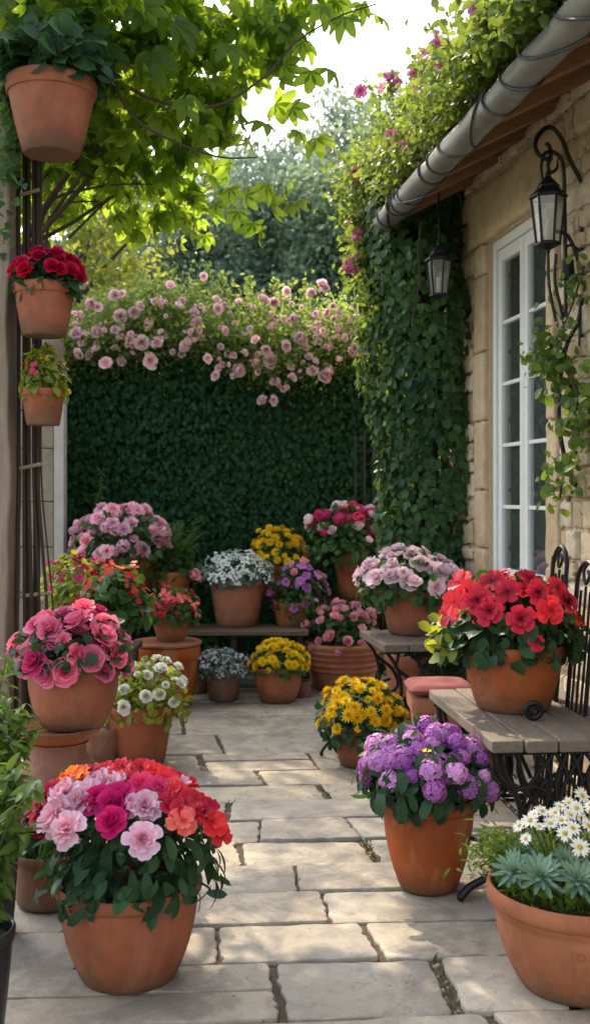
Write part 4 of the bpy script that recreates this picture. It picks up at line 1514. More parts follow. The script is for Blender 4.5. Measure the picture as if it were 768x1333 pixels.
def tree(name, label, base, height, crown, leafm, nclump, nper, lsize, seed, tm=TINY, group='trees behind the wall', trunk_r=.16):
    random.seed(seed)
    t = thing(name, label, 'tree', base, group)
    bx, by, bz = base
    b = MB()
    tip = Vector((bx + random.uniform(-.3, .3), by + random.uniform(-.3, .3), height * .82))
    tp = spline([(bx, by, bz - .1), (bx + random.uniform(-.1, .1), by, height * .3), ((bx + tip.x) / 2, (by + tip.y) / 2, height * .55), tip], 6)
    b.tube(tp, [trunk_r, trunk_r * .7, trunk_r * .2], 9)
    lm = LM()
    (cx, cy, cz), (rx, ry, rz) = crown
    for k in range(nclump):
        d = norm(rng.normal(0, 1, 3)); q = random.random() ** .45
        c = np.array([cx, cy, cz]) + d * q * np.array([rx, ry, rz])
        c[2] = max(c[2], bz + .4)
        rad = random.uniform(.16, .30) * (rx + rz) / 2
        clump_leaves(lm, c, rad, nper, tm, lsize, droop=.3, flat=.7)
        if k % 4 == 0:
            s_ = tp[min(len(tp) - 1, int(len(tp) * random.uniform(.3, .95)))]
            b.tube(spline([s_, (s_ + Vector(c)) / 2 + Vector((0, 0, .12)), Vector(c)], 5), [trunk_r * .3, trunk_r * .06], 5)
    b.build('trunk', M['bark'], t, smooth=True)
    lm.build('crown', G[leafm], t)
    return t


# sunlit tree outside the left corner: it throws the dapple over the far half of the courtyard
tree('garden_tree', 'sunlit yellow green tree rising behind the stone pier', (-2.7, 11.4, 0), 6.0, ((-2.6, 11.3, 5.0), (1.5, 1.4, 1.8)), 'glow', 80, 120, .085, 3, LEAF)
tree('garden_tree', 'added slender light leaved tree dappling the floor, behind the upper left creeper', (-3.0, 9.6, 0), 5.8, ((-2.55, 9.3, 5.5), (1.0, .85, .85)), 'glow', 26, 75, .08, 13, LEAF, trunk_r=.06)  # added tree, sparse crown set in the sun's path for floor dapple
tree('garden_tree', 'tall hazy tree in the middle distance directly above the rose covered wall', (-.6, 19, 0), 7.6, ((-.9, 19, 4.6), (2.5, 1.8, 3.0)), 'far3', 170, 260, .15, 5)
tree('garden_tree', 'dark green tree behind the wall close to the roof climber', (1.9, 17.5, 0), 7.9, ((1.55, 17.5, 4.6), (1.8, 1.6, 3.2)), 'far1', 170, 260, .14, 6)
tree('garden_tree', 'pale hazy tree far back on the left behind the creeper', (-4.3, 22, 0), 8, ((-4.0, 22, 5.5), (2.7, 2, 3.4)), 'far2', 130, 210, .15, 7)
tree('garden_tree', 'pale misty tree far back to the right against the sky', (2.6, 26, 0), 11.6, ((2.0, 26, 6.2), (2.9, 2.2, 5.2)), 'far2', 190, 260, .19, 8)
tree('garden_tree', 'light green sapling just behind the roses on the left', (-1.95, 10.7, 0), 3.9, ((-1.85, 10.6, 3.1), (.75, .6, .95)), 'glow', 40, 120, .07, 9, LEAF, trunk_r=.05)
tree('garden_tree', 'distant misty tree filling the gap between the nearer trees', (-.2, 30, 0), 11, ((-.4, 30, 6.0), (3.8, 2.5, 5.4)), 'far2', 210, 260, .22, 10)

# =================================================================== BENCHES AND TABLES
random.seed(77)


def frame2(corner, deg):
    a = R(deg)
    r_, d_ = Vector((math.cos(a), math.sin(a), 0)), Vector((-math.sin(a), math.cos(a), 0))
    C0 = Vector((corner[0], corner[1], 0))
    return lambda u, v, z: C0 + r_ * u + d_ * v + Vector((0, 0, z))


def planks(q, root, w, L, z, n, mat, th=.04, along='v'):
    pw = w / n
    for i in range(n):
        b = MB()
        e0, e1 = random.uniform(-.012, .012), random.uniform(-.012, .012)
        g = .003
        dz = random.uniform(-.003, .003)
        o = q(i * pw + g, e0, z - th + dz)
        b.box(o, q(i * pw + pw - g, e0, 0) - q(i * pw + g, e0, 0), q(0, L + e1, 0) - q(0, e0, 0), (0, 0, th), random.random())
        b.build('plank', mat, root, bevel=.006)


# near bench
BZ = .60
q = frame2((.715, 3.91), 5.5)
nb = thing('garden_bench', 'weathered plank bench on tangled black iron legs, holding the scarlet flower pot', 'bench', q(.3, .5, 0), 'plank benches with iron legs')
planks(q, nb, .62, 1.06, BZ, 5, M['bench_wood'], .045)
BW = .62
for v, nm in ((.06, 'near'), (.98, 'far')):
    b = MB()
    Q = lambda u, z, dv=0.: q(u, v + dv, z)
    T = lambda pts, r=.009: b.tube(spline(pts, 8), r, 7)
    b.tube([Q(.01, .545), Q(BW - .01, .545)], .012, 8)
    # stout outer S-legs
    for s_, x0 in ((1, .03), (-1, BW - .03)):
        T([Q(x0, .54), Q(x0 + s_ * .015, .46), Q(x0 + s_ * .07, .40), Q(x0 + s_ * .10, .30), Q(x0 + s_ * .085, .18), Q(x0 + s_ * .0, .10), Q(x0 - s_ * .09, .055), Q(x0 - s_ * .13, .015)], [.012, .012, .014, .015])
        b.ball(Q(x0 - s_ * .13, .016), .016, 6)
        T([Q(x0 + s_ * .02, .53), Q(x0 + s_ * .05, .44), Q(x0 + s_ * .13, .38), Q(x0 + s_ * .19, .26), Q(x0 + s_ * .17, .16)])
        T([Q(x0 + s_ * .05, .40), Q(x0 + s_ * .16, .41), Q(x0 + s_ * .24, .33), Q(x0 + s_ * .29, .21), Q(x0 + s_ * .24, .14)])
        T([Q(x0 + s_ * .10, .30), Q(x0 + s_ * .12, .40), Q(x0 + s_ * .19, .50), Q(x0 + s_ * .22, .54)])
        T([Q(x0 + s_ * .13, .20), Q(x0 + s_ * .19, .34), Q(x0 + s_ * .21, .45), Q(x0 + s_ * .16, .54)])
        T([Q(x0 + s_ * .085, .18), Q(x0 + s_ * .16, .11), Q(x0 + s_ * .25, .10), Q(BW / 2, .12)])
        T([Q(x0 + s_ * .20, .12), Q(x0 + s_ * .24, .27), Q(x0 + s_ * .23, .42), Q(x0 + s_ * .27, .54)], .011)
        T([Q(x0 + s_ * .27, .10), Q(x0 + s_ * .22, .24), Q(x0 + s_ * .25, .39), Q(x0 + s_ * .33, .54)])
        T([Q(x0 + s_ * .28, .12), Q(x0 + s_ * .22, .33, .01), Q(x0 + s_ * .12, .42, .01), Q(x0 + s_ * .08, .54)])
    T([Q(.12, .12), Q(.14, .30, .012), Q(.22, .43, .012), Q(BW / 2, .46, .012), Q(BW - .22, .43, .012), Q(BW - .14, .30, .012), Q(BW - .12, .12)])
    b.tube([Q(.12, .12), Q(BW - .12, .12)], .010, 7)
    b.build('iron_leg', M['iron'], nb, smooth=True)
b = MB()
b.tube(spline([q(.10, .06, .19), q(-.02, .10, .21), q(-.10, .12, .22)], 5), .008, 7)
b.tube([q(.31, .06, .12), q(.31, .98, .12)], .010, 7)
b.build('stretcher', M['iron'], nb, smooth=True)
# black castor under the near corner
cas = MB()
cc = q(.02, -.20, .045)
for k, rr_ in ((-.018, .044), (.018, .044)):
    pts = [cc + Vector((k, .036 * math.cos(a), .036 * math.sin(a))) for a in np.linspace(0, 2 * PI, 21)]
    cas.tube(pts, .010, 8, caps=False)
cas.tube([cc + Vector((-.03, 0, 0)), cc + Vector((.03, 0, 0))], .012, 8)
cas.tube(spline([cc, cc + Vector((0, .05, .05)), q(.05, -.02, .16), q(.11, .06, .2)], 5), .010, 8)
cas.build('castor', M['iron'], nb, smooth=True)

# iron ring lying against the scarlet pot
rg = thing('iron_ring', 'thick black iron ring propped on the bench against the scarlet flower pot', 'ring', at(694, 930, 4.28))
c = at(694, 917, 4.26); c.z = BZ + .042
b = MB(); b.tube([c + Vector((.031 * math.cos(a), -.004 * math.sin(a), .031 * math.sin(a))) for a in np.linspace(0, 2 * PI, 29)], .0105, 10, caps=False)
b.tube([c + Vector((.013 * math.cos(a), .004, .013 * math.sin(a))) for a in np.linspace(0, 2 * PI, 21)], .006, 8, caps=False)
b.tube([c + Vector((.013, .004, 0)), c + Vector((.03, .004, 0))], .005, 6); b.tube([c + Vector((-.013, .004, 0)), c + Vector((-.03, .004, 0))], .005, 6)
b.build('ring', M['iron'], rg, smooth=True)

# tall iron panel with arched tops between bench and wall
ip = thing('iron_screen', 'pair of tall arched wrought iron panels standing between bench and stone wall', 'iron panel', H3(1.86, 4.2, 0))
for k, (t0, w, zt) in enumerate(((4.44, .15, 1.27), (4.14, .18, 1.22), (3.80, .19, 1.20))):
    b = MB()
    u0 = 1.84
    lean = .06
    def Z(tt, z): return H3(u0 + lean * (z / 1.2) - .03, tt - .10 * (z / 1.2) + .05, z)
    arch = [Z(t0, 0), Z(t0, .5), Z(t0, zt - .10)] + [Z(t0 + w / 2 - w / 2 * math.cos(a), zt - .10 + .10 * math.sin(a)) for a in np.linspace(.3, PI - .3, 7)] + [Z(t0 + w, zt - .10), Z(t0 + w, .5), Z(t0 + w, 0)]
    b.tube(spline(arch, 4), .010, 7)
    b.tube(spline([Z(t0 + w * .5, zt - .005), Z(t0 + w * .68, zt - .04), Z(t0 + w * .55, zt - .09), Z(t0 + w * .36, zt - .06), Z(t0 + w * .46, zt - .035)], 6), .007, 7)
    for j in range(1, 4):
        x = t0 + w * j / 4
        b.tube([Z(x, .02), Z(x, zt - .12 + .02 * (j == 2))], .006, 6)
    b.tube([Z(t0, .55), Z(t0 + w, .55)], .007, 6); b.tube([Z(t0, .12), Z(t0 + w, .12)], .007, 6)
    b.build('arched_panel', M['iron'], ip, smooth=True)

# far table
TZ = .64
q2 = frame2((.505, 6.15), 9)
ft = thing('garden_table', 'small plank table on scrolled black iron legs under the pale pink rose pot', 'table', q2(.3, .3, 0), 'plank benches with iron legs')
planks(q2, ft, .60, .66, TZ, 4, M['bench_wood'], .045)
for v in (.06, .60):
    b = MB()
    Q = lambda u, z: q2(u, v, z)
    T = lambda pts, r=.011: b.tube(spline(pts, 8), r, 7)
    b.tube([Q(.02, .585), Q(.58, .585)], .010, 7)
    ex = 1. if v < .3 else .35
    T([Q(.04, .58), Q(.10, .48), Q(.12, .34), Q(.06, .20), Q(-.16 * ex, .155), Q(-.27 * ex, .11), Q(-.33 * ex, .05), Q(-.352 * ex, .012), Q(-.338 * ex, .009)], [.011, .011, .009, .008])
    if v < .3:
        T([Q(-.20, .145), Q(-.262, .10), Q(-.275, .05), Q(-.25, .014), Q(-.222, .018), Q(-.218, .045), Q(-.24, .052), Q(-.248, .036)], .007)
    T([Q(.56, .58), Q(.50, .48), Q(.48, .34), Q(.52, .20), Q(.54, .08), Q(.55, .012)], .012)
    T([Q(.10, .48), Q(.20, .40), Q(.24, .30), Q(.18, .25), Q(.14, .31), Q(.19, .34)])
    T([Q(.50, .48), Q(.40, .40), Q(.36, .30), Q(.42, .25), Q(.46, .31), Q(.41, .34)])
    T([Q(.06, .20), Q(.20, .16), Q(.40, .16), Q(.52, .20)])
    T([Q(.16, .58), Q(.24, .50), Q(.22, .40)]); T([Q(.44, .58), Q(.36, .50), Q(.38, .40)])
    b.build('iron_leg', M['iron'], ft, smooth=True)
b = MB(); b.tube([q2(.30, .06, .16), q2(.30, .60, .16)], .009, 7); b.build('stretcher', M['iron'], ft)

# low shelf, tall shelf and left benches, all of old planks
def shelf(name, label, x0, x1, y0, y1, z, mat, nleg=3, th=.035, brace=True):
    t = thing(name, label, 'plant shelf', ((x0 + x1) / 2, (y0 + y1) / 2, 0), 'plank plant shelves')
    n = 2
    w = (y1 - y0) / n
    for i in range(n):
        b = MB(); b.box((x0 + random.uniform(-.02, .02), y0 + i * w + .003, z - th + random.uniform(-.002, .002)), (x1 - x0, 0, 0), (0, w - .006, 0), (0, 0, th), random.random())
        b.build('plank', mat, t, bevel=.005)
    for i in range(nleg):
        x = x0 + .04 + (x1 - x0 - .13) * i / max(1, nleg - 1)
        for yy in (y0 + .05, y1 - .09):
            b = MB(); b.box((x, yy, 0), (.05, 0, 0), (0, .05, 0), (0, 0, z - th)); b.build('leg', M['dark_wood'], t, bevel=.004)
        b = MB(); b.box((x + .005, y0 + .1, z - th - .06), (.04, 0, 0), (0, y1 - y0 - .19, 0), (0, 0, .06)); b.build('bearer', M['dark_wood'], t)
    return t


shelf('plant_shelf', 'low brown plank shelf carrying the white chrysanthemum pot', -1.02, .10, 8.02, 8.48, .478, M['shelf_wood'])
shelf('plant_shelf', 'taller dark plank shelf against the ivy wall under the upper yellow pot', -.52, .70, 8.56, 8.94, .66, M['dark_wood'])
shelf('plant_shelf', 'dark plank shelf at the back left under the pink phlox pot', -1.78, -.84, 8.05, 8.60, .735, M['dark_wood'])
shelf('plant_shelf', 'low plank bench along the left side under the two red and pink geraniums', -1.66, -1.02, 6.25, 7.35, .50, M['dark_wood'], 2)

# cushioned stool: a tall terracotta pot with a flat dusty red cushion
st = thing('cushioned_stool', 'square terracotta planter used as a stool with a dusty red cushion on top', 'stool', (.735, 5.52, 0))
b = MB()
def sq(r, z, n=6):
    pts = []
    for k in range(4):
        a0 = k * PI / 2
        for j in range(n + 1):
            a = a0 + (PI / 2) * j / n
            cx, cy = (r - .035) * (1 if math.cos(a0 + PI / 4) > 0 else -1), (r - .035) * (1 if math.sin(a0 + PI / 4) > 0 else -1)
            pts.append((.735 + cx + .035 * math.cos(a), 5.52 + cy + .035 * math.sin(a), z))
    return pts
prof = [(.095, 0), (.10, .006), (.135, .38), (.138, .40), (.150, .405), (.153, .44), (.150, .475), (.135, .478)]
vs, fs = [], []
N_ = len(sq(.1, 0))
for r_, z_ in prof: vs += sq(r_, z_)
for i in range(len(prof) - 1):
    for k in range(N_):
        k2 = (k + 1) % N_
        fs.append((i * N_ + k, i * N_ + k2, (i + 1) * N_ + k2, (i + 1) * N_ + k))
fs.append(tuple((len(prof) - 1) * N_ + k for k in range(N_)))
b._add(vs, fs)
b.build('planter', M['terra_pale'], st, smooth=True)
b = MB()
vs, fs = [], []
n = 16
for s_ in (1, -1):
    for i in range(n + 1):
        for j in range(n + 1):
            x, y_ = i / n * 2 - 1, j / n * 2 - 1
            ed = (1 - abs(x) ** 6) * (1 - abs(y_) ** 6)
            pull = 1 - .05 * (x * x * y_ * y_)
            h = .030 * max(0, ed) ** .5 + .006 * math.sin(x * 5 + 1) * math.sin(y_ * 4) * ed
            vs.append((.735 + x * .165 * pull, 5.52 + y_ * .165 * pull, .515 + s_ * h + (0 if s_ > 0 else 0)))
for s_ in (0, 1):
    o = s_ * (n + 1) ** 2
    for i in range(n):
        for j in range(n):
            f = (o + i * (n + 1) + j, o + (i + 1) * (n + 1) + j, o + (i + 1) * (n + 1) + j + 1, o + i * (n + 1) + j + 1)
            fs.append(f if s_ == 0 else f[::-1])
b._add(vs, fs)
cu = b.build('cushion', M['cushion'], st, smooth=True)
b = MB()
b.tube([(.735 + math.copysign(min(1, abs(math.cos(a)) ** .25), math.cos(a)) * .163 * .985, 5.52 + math.copysign(min(1, abs(math.sin(a)) ** .25), math.sin(a)) * .163 * .985, .515) for a in np.linspace(0, 2 * PI, 49)], .006, 6, caps=False)
b.build('piping', M['cushion'], cu, smooth=True)

# urn that carries the big pink begonia pot
ur = thing('terracotta_urn', 'wide terracotta urn with a broad dark edged saucer, carrying the big pink begonia pot', 'urn', (-1.015, 4.62, 0))
b = MB()
b.lathe([(.05, 0), (.115, 0), (.12, .01), (.155, .10), (.175, .20), (.178, .27), (.165, .33), (.135, .365), (.118, .385), (.118, .425), (.13, .44), (.01, .44)], (-1.015, 4.62, 0), 48)
b.build('body', M['terra_brown'], ur, smooth=True)
b = MB()
b.lathe([(.02, .44), (.12, .44), (.155, .462), (.182, .488), (.188, .497), (.188, .506), (.180, .506), (.17, .497), (.01, .495)], (-1.015, 4.62, 0), 48)
b.build('saucer', M['terra'], ur, smooth=True)
b = MB()
b.tube([(-1.015 + .187 * math.cos(a), 4.62 + .187 * math.sin(a), .503) for a in np.linspace(0, 2 * PI, 49)], .006, 6, caps=False)
b.build('saucer_edge', M['terra_brown'], ur, smooth=True)

# =================================================================== POTS OF FLOWERS
random.seed(101)
rng = np.random.default_rng(101)
FD = {'dirs': None}

# front left: a mixed dome, colours arranged as in the photo (px, py on the dome)
T1_ = potted('potted_begonia', 'big round terracotta pot in the left foreground with red, orange, pink and magenta blooms', 'flower pot', 168, 1295, .004, 192, 122, 1178, (44, 298), 1010, [], 'deep', .072, 560, 'plump', ltm=OVAL, low=-.22, squash=.92, lift=.02, droop=.55)
Yf = 3.33
lst = [('orange', .042, [(92, 1012), (106, 1008), (84, 1020)]),
       ('red', .047, [(118, 1008), (140, 1003), (160, 1000), (184, 1002), (202, 1006), (216, 1016), (232, 1032), (250, 1046), (264, 1058), (276, 1070), (286, 1084), (240, 1058), (226, 1048)]),
       ('coral', .046, [(150, 1012), (176, 1014), (196, 1020), (210, 1034), (238, 1070), (222, 1030)]),
       ('hotpink', .046, [(186, 1024), (206, 1030), (192, 1038)]),
       ('crimson', .038, [(50, 1063), (60, 1036), (66, 1028), (272, 1052), (52, 1050)]),
       ('blush', .055, [(84, 1034), (78, 1056), (89, 1080), (104, 1046), (188, 1050), (186, 1093), (114, 1036), (142, 1024), (72, 1068), (128, 1018)]),
       ('magenta', .052, [(146, 1071), (130, 1042), (156, 1040), (148, 1052)])]
for colr, s_, pts in lst:
    for (px, py) in pts:
        xx = (px - 170) / 127.
        depth = Yf + .02 - .27 * math.sqrt(max(0, 1 - xx * xx)) * min(1, max(.0, (py - 1000) / 85.))
        p = at(px, py, depth)
        n_ = Vector((xx * .8, -.35 - .6 * min(1, max(0, (py - 1000) / 85.)), .75))
        add_flower(T1_, {'orange': 'semi', 'coral': 'semi', 'crimson': 'semi', 'blush': 'peony', 'magenta': 'rose', 'red': 'semi', 'hotpink': 'peony'}[colr], colr, p, n_, s_ * random.uniform(.9, 1.1))
for k in range(24):     # the far side of the dome
    a = random.uniform(.1, PI - .1); e = random.uniform(.3, 1.1)
    d = np.array([math.cos(a) * math.cos(e), math.sin(a) * math.cos(e), math.sin(e)])
    p = np.array(at(171, 1100, Yf)) + d * np.array([.29, .27, .21])
    add_flower(T1_, random.choice(['semi', 'peony', 'rose']), random.choice(['red', 'coral', 'blush', 'magenta']), p, d, .05)

potted('potted_geranium', 'low terracotta pot half hidden behind the left foreground pot, with dark red blooms', 'flower pot', 66, 1188, .004, 100, 84, 1120, (20, 100), 1040, [('semi', 'crimson', 14, .032)], 'deep', .06, 260, 'band', mat='terra_brown', ltm=OVAL)

# right foreground daisies and succulents
Yd = 3.32
dp = potted('potted_daisies', 'wide terracotta pot in the right foreground with white daisies and blue green succulents', 'flower pot', 752, 1312, .004, 238, 150, 1196, (650, 860), 1110, [], 'grey', .05, 0, 'rolled', mat='terra_pale', group='terracotta pots of flowers')
c0 = Vector(dp.location); X0, Y0_, = c0.x, c0.y
zr = .30
lm = LM(); n = 1500      # feathery thread-leaf bed
P = np.stack([rng.normal(0, 1, n), rng.normal(0, 1, n), rng.uniform(0, 1, n)], 1)
P[:, :2] = norm(P[:, :2]) * (rng.random((n, 1)) ** .5) * .235
P = P * np.array([1, 1, .12]) + np.array([X0, Y0_, zr - .04])
lm.add(LANCE, P, (P - np.array([X0, Y0_, zr - .1])) * 3 + rng.normal(0, .35, (n, 3)) + np.array([0, 0, .5]), rng.normal(0, 1, (n, 3)) + np.array([0, 0, .5]), rng.uniform(.03, .07, n))
n = 700
P = np.array(at(662, 1112, 3.35)) + rng.normal(0, 1, (n, 3)) * np.array([.055, .05, .035])
lm.add(LANCE, P, rng.normal(0, .6, (n, 3)) + np.array([-.4, -.2, .4]), rng.normal(0, 1, (n, 3)) + np.array([0, 0, .5]), rng.uniform(.02, .05, n))
lm.build('feathery_leaves', G['fresh'], dp)
def succulent(c, r, tilt):
    lm = LM()
    ax = Vector(tilt).normalized()
    e1 = ax.orthogonal().normalized(); e2 = ax.cross(e1)
    for k, (m_, el, L) in enumerate(((11, -.1, 1.), (11, .2, .95), (9, .5, .85), (8, .85, .65), (5, 1.2, .42))):
        for i in range(m_):
            a = 2 * PI * i / m_ + k * .35 + random.gauss(0, .06)
            d = (e1 * math.cos(a) + e2 * math.sin(a)) * math.cos(el) + ax * math.sin(el)
            lm.add(SUCC, [tuple(Vector(c) + d * r * .08)], [tuple(d)], [tuple(ax * math.cos(el) - (e1 * math.cos(a) + e2 * math.sin(a)) * math.sin(el))], r * L * random.uniform(.9, 1.08), [min(1, .2 + .18 * k + random.random() * .25)])
    lm.build('succulent', G['succ'], dp)
SUCC = patch(1, .21, 3, 6, lambda v: max(.04, (.55 + .45 * math.sin(PI * v)) * (1 - v ** 5)), bend=.25, fold=.45)
for (px, py, Y, r, tl) in ((668, 1133, 3.16, .072, (-.3, -.5, 1)), (703, 1140, 3.09, .082, (0, -.6, 1)), (752, 1146, 3.07, .082, (.1, -.6, 1)), (737, 1122, 3.2, .06, (.1, -.5, 1)), (800, 1140, 3.1, .08, (.3, -.5, 1)), (680, 1110, 3.3, .05, (-.2, -.5, 1)), (830, 1120, 3.25, .07, (.3, -.3, 1)), (770, 1095, 3.5, .07, (0, .4, 1)), (850, 1085, 3.45, .06, (.4, .2, 1))):
    succulent(at(px, py, Y), r, tl)
sm = MB()
for (px, py, Y, s_, nx) in ((754, 1103, 3.05, .042, 0), (750, 1052, 3.2, .038, .3), (757, 1036, 3.25, .036, .5), (745, 1078, 3.15, .040, -.1), (735, 1085, 3.2, .036, -.3), (701, 1076, 3.2, .034, -.2), (690, 1068, 3.25, .036, -.6), (684, 1092, 3.2, .030, -.4), (705, 1056, 3.3, .036, -.1), (676, 1075, 3.3, .034, -.9), (728, 1050, 3.3, .034, 0), (742, 1060, 3.25, .036, .1), (765, 1075, 3.15, .04, .2), (775, 1060, 3.2, .038, .3), (716, 1072, 3.25, .034, .1), (790, 1085, 3.2, .04, .4), (800, 1055, 3.3, .036, .4), (730, 1068, 3.25, .034, 0), (768, 1048, 3.3, .036, 0), (815, 1075, 3.3, .036, .5), (785, 1040, 3.4, .036, 0), (755, 1065, 3.35, .034, 0), (722, 1058, 3.4, .034, -.2), (695, 1060, 3.4, .03, -.4), (740, 1045, 3.45, .034, 0)):
    p = at(px, py, Y)
    add_flower(dp, 'daisy', 'white', p, (nx + random.gauss(0, .2), -.55 + random.uniform(-.35, .4), .75), s_ * random.uniform(.68, .88))
    root_ = Vector((X0 + (p.x - X0) * .5, Y0_ + (p.y - Y0_) * .5, zr))
    sm.tube(spline([root_, (root_ + p) / 2 + Vector((0, 0, .02)), p], 5), .0022, 5)
sm.build('daisy_stems', STEM, dp, smooth=True)
# faint pressed panel with worn letters on the pot
body = [o for o in dp.children if o.name.startswith('pot')][0]
prof = [(r_, z_) for r_, z_ in [(v.co.x, v.co.z) for i, v in enumerate(body.data.vertices) if i % 56 == 0]]
Hd = max(z_ for r_, z_ in prof)
def surf(ang, z_, out):
    lo = [p_ for p_ in prof[2:18]]
    r_ = float(np.interp(z_, [p_[1] for p_ in lo], [p_[0] for p_ in lo])) + out
    return Vector((X0 + r_ * math.cos(ang), Y0_ + r_ * math.sin(ang), dp.location.z + z_))
A0 = -PI / 2
b = MB()
za, zb_ = Hd * .30, Hd * .64
for (h0, w0) in ((0, .33), (.010, .29)):
    pth = [surf(A0 + w0 * x, z_, .0005) for x, z_ in [(-1, zb_ - h0), (-1, za + h0)] for z_ in np.linspace(z_, z_, 1)]
    pth = [surf(A0 - w0, z_, .0002) for z_ in np.linspace(zb_, za + h0, 8)] + [surf(A0 + w0 * x, za + h0, .0002) for x in np.linspace(-1, 1, 16)] + [surf(A0 + w0, z_, .0002) for z_ in np.linspace(za + h0, zb_, 8)]
    b.tube(pth, .0022, 6)
for zz in (zb_, zb_ - .032):
    b.tube([surf(A0 + .27 * x, zz, .0002) for x in np.linspace(-1, 1, 16)], .0011, 6)
em = b.build('pressed_panel', M['terra_pale'], body, smooth=True)
cu_ = bpy.data.curves.new('letters', 'FONT'); cu_.body = 'DEGVE'; cu_.size = .034; cu_.extrude = .0; cu_.align_x = 'CENTER'; cu_.space_character = 1.25
to = bpy.data.objects.new('letters', cu_); COL.objects.link(to)
dg = bpy.context.evaluated_depsgraph_get()
me = bpy.data.meshes.new_from_object(to.evaluated_get(dg))
COL.objects.unlink(to); bpy.data.objects.remove(to)
b = MB()
rr0 = .22
b._add([surf(A0 + v.co.x / rr0, zb_ - .028 + v.co.y, .0022) for v in me.vertices], [tuple(p_.vertices) for p_ in me.polygons])
b.build('pressed_letters', M['letter_clay'], body)

# big pink begonia on its urn
pb = potted('potted_begonia', 'rounded terracotta pot of large pink begonia blooms standing on the urn', 'flower pot', 96, 953, .506, 122, 78, 872, (14, 176), 784,
       [('rose', 'begonia', 42, .058, {'th': 100, 'jit': .12, 'k': .93}), ('peony', 'begonia', 14, .055, {'th': 84, 'jit': .2, 'k': .93}), ('rose', 'hotpink', 8, .05, {'th': 75, 'jit': .2, 'k': .93})], 'deep', .05, 420, 'bowl', squash=1.0, low=-.1)

# white roses
potted('potted_white_roses', 'terracotta pot of creamy white roses with sunlit green leaves', 'flower pot', 183, 1000, .004, 88, 62, 925, (128, 250), 853,
       [('rose', 'white', 34, .036, {'th': 82, 'jit': .14})], 'lime', .042, 620, 'band', low=-.45, inner=.3)
# pots in a group at the left
potted_m('potted_geranium', 'terracotta pot with yellow green leaves and small crimson pink flowers beside the trellis', 'flower pot', (-1.37, 6.95, .50), .17, .11, .30, (50, 150), 715,
         [('stars', 'crimson', 20, .05, {'jit': .2}), ('stars', 'hotpink', 12, .05, {'jit': .2})], 'lime', .05, 520, 'band', low=-.4, inner=.3)
potted_m('potted_geranium', 'terracotta pot with broad dark leaves and coral red flowers left of the small scarlet pot', 'flower pot', (-1.13, 6.55, .50), .16, .105, .30, (104, 196), 728,
         [('stars', 'coral', 12, .055, {'jit': .2, 'th': 70}), ('stars', 'crimson', 6, .05, {'jit': .2, 'th': 70})], 'mid', .075, 360, 'band', low=-.45, inner=.3)
potted_m('potted_phlox', 'large back left terracotta pot with a wide spray of pale pink phlox', 'flower pot', (-1.28, 8.30, .735), .225, .15, .28, (86, 228), 652,
         [('peony', 'phlox', 46, .058, {'jit': .16, 'th': 88}), ('head', 'phlox', 40, .046, {'jit': .2, 'th': 80}), ('rose', 'smallpink', 8, .045, {'jit': .3})], 'mid', .06, 800, 'band', low=-.45, inner=.3)
fp = potted_m('potted_fern', 'small terracotta pot of feathery fern leaves next to the pale pink phlox', 'flower pot', (-.93, 8.28, .735), .145, .10, .17, (205, 262), 690,
              [('ball', 'smallpink', 2, .05, {'dirs': [(.75, -.6, -.1), (.9, -.3, -.15)]})], 'mid', .06, 160, 'band', low=-.4)
lm = LM()
for k in range(26):
    a = random.uniform(0, 2 * PI); L = random.uniform(.2, .45)
    base = Vector((-.93 + .05 * math.cos(a), 8.28 + .05 * math.sin(a), .90))
    sp = spline([base, base + Vector((math.cos(a) * L * .25, math.sin(a) * L * .25, L * .7)), base + Vector((math.cos(a) * L * .6, math.sin(a) * L * .6, L))], 8)
    for i, p in enumerate(sp[1:]):
        tg = (sp[i + 1] - sp[i]).normalized()
        sd = tg.cross(Vector((0, 0, 1))).normalized()
        w = .055 * math.sin(PI * min(1, .15 + .8 * (1 - i / len(sp))))
        for s_ in (1, -1):
            lm.add(LANCE, [tuple(p)], [tuple(sd * s_ + tg * .6)], [(0, -.3, 1)], w)
lm.build('fronds', G['fresh'], fp)
# thin self-sown stalk behind the phlox
sk = thing('tall_weed', 'slender green stalk rising against the ivy wall above the phlox', 'plant', (-1.62, 8.9, 0))
b = MB(); lm = LM()
sp = spline([(-1.62, 8.9, 0), (-1.60, 8.9, .8), (-1.62, 8.88, 1.3), (-1.59, 8.87, 1.68)], 12)
b.tube(sp, [.008, .003], 6); b.build('stem', STEM, sk, smooth=True)
S_ = np.repeat(np.array([tuple(p) for p in sp[12:]]), 4, 0); n = len(S_)
lm.add(LANCE, S_, rng.normal(0, 1, (n, 3)) + np.array([0, 0, .2]), rng.normal(0, .5, (n, 3)) + np.array([0, -.5, .8]), rng.uniform(.05, .09, n)); lm.build('leaves', G['mid'], sk)

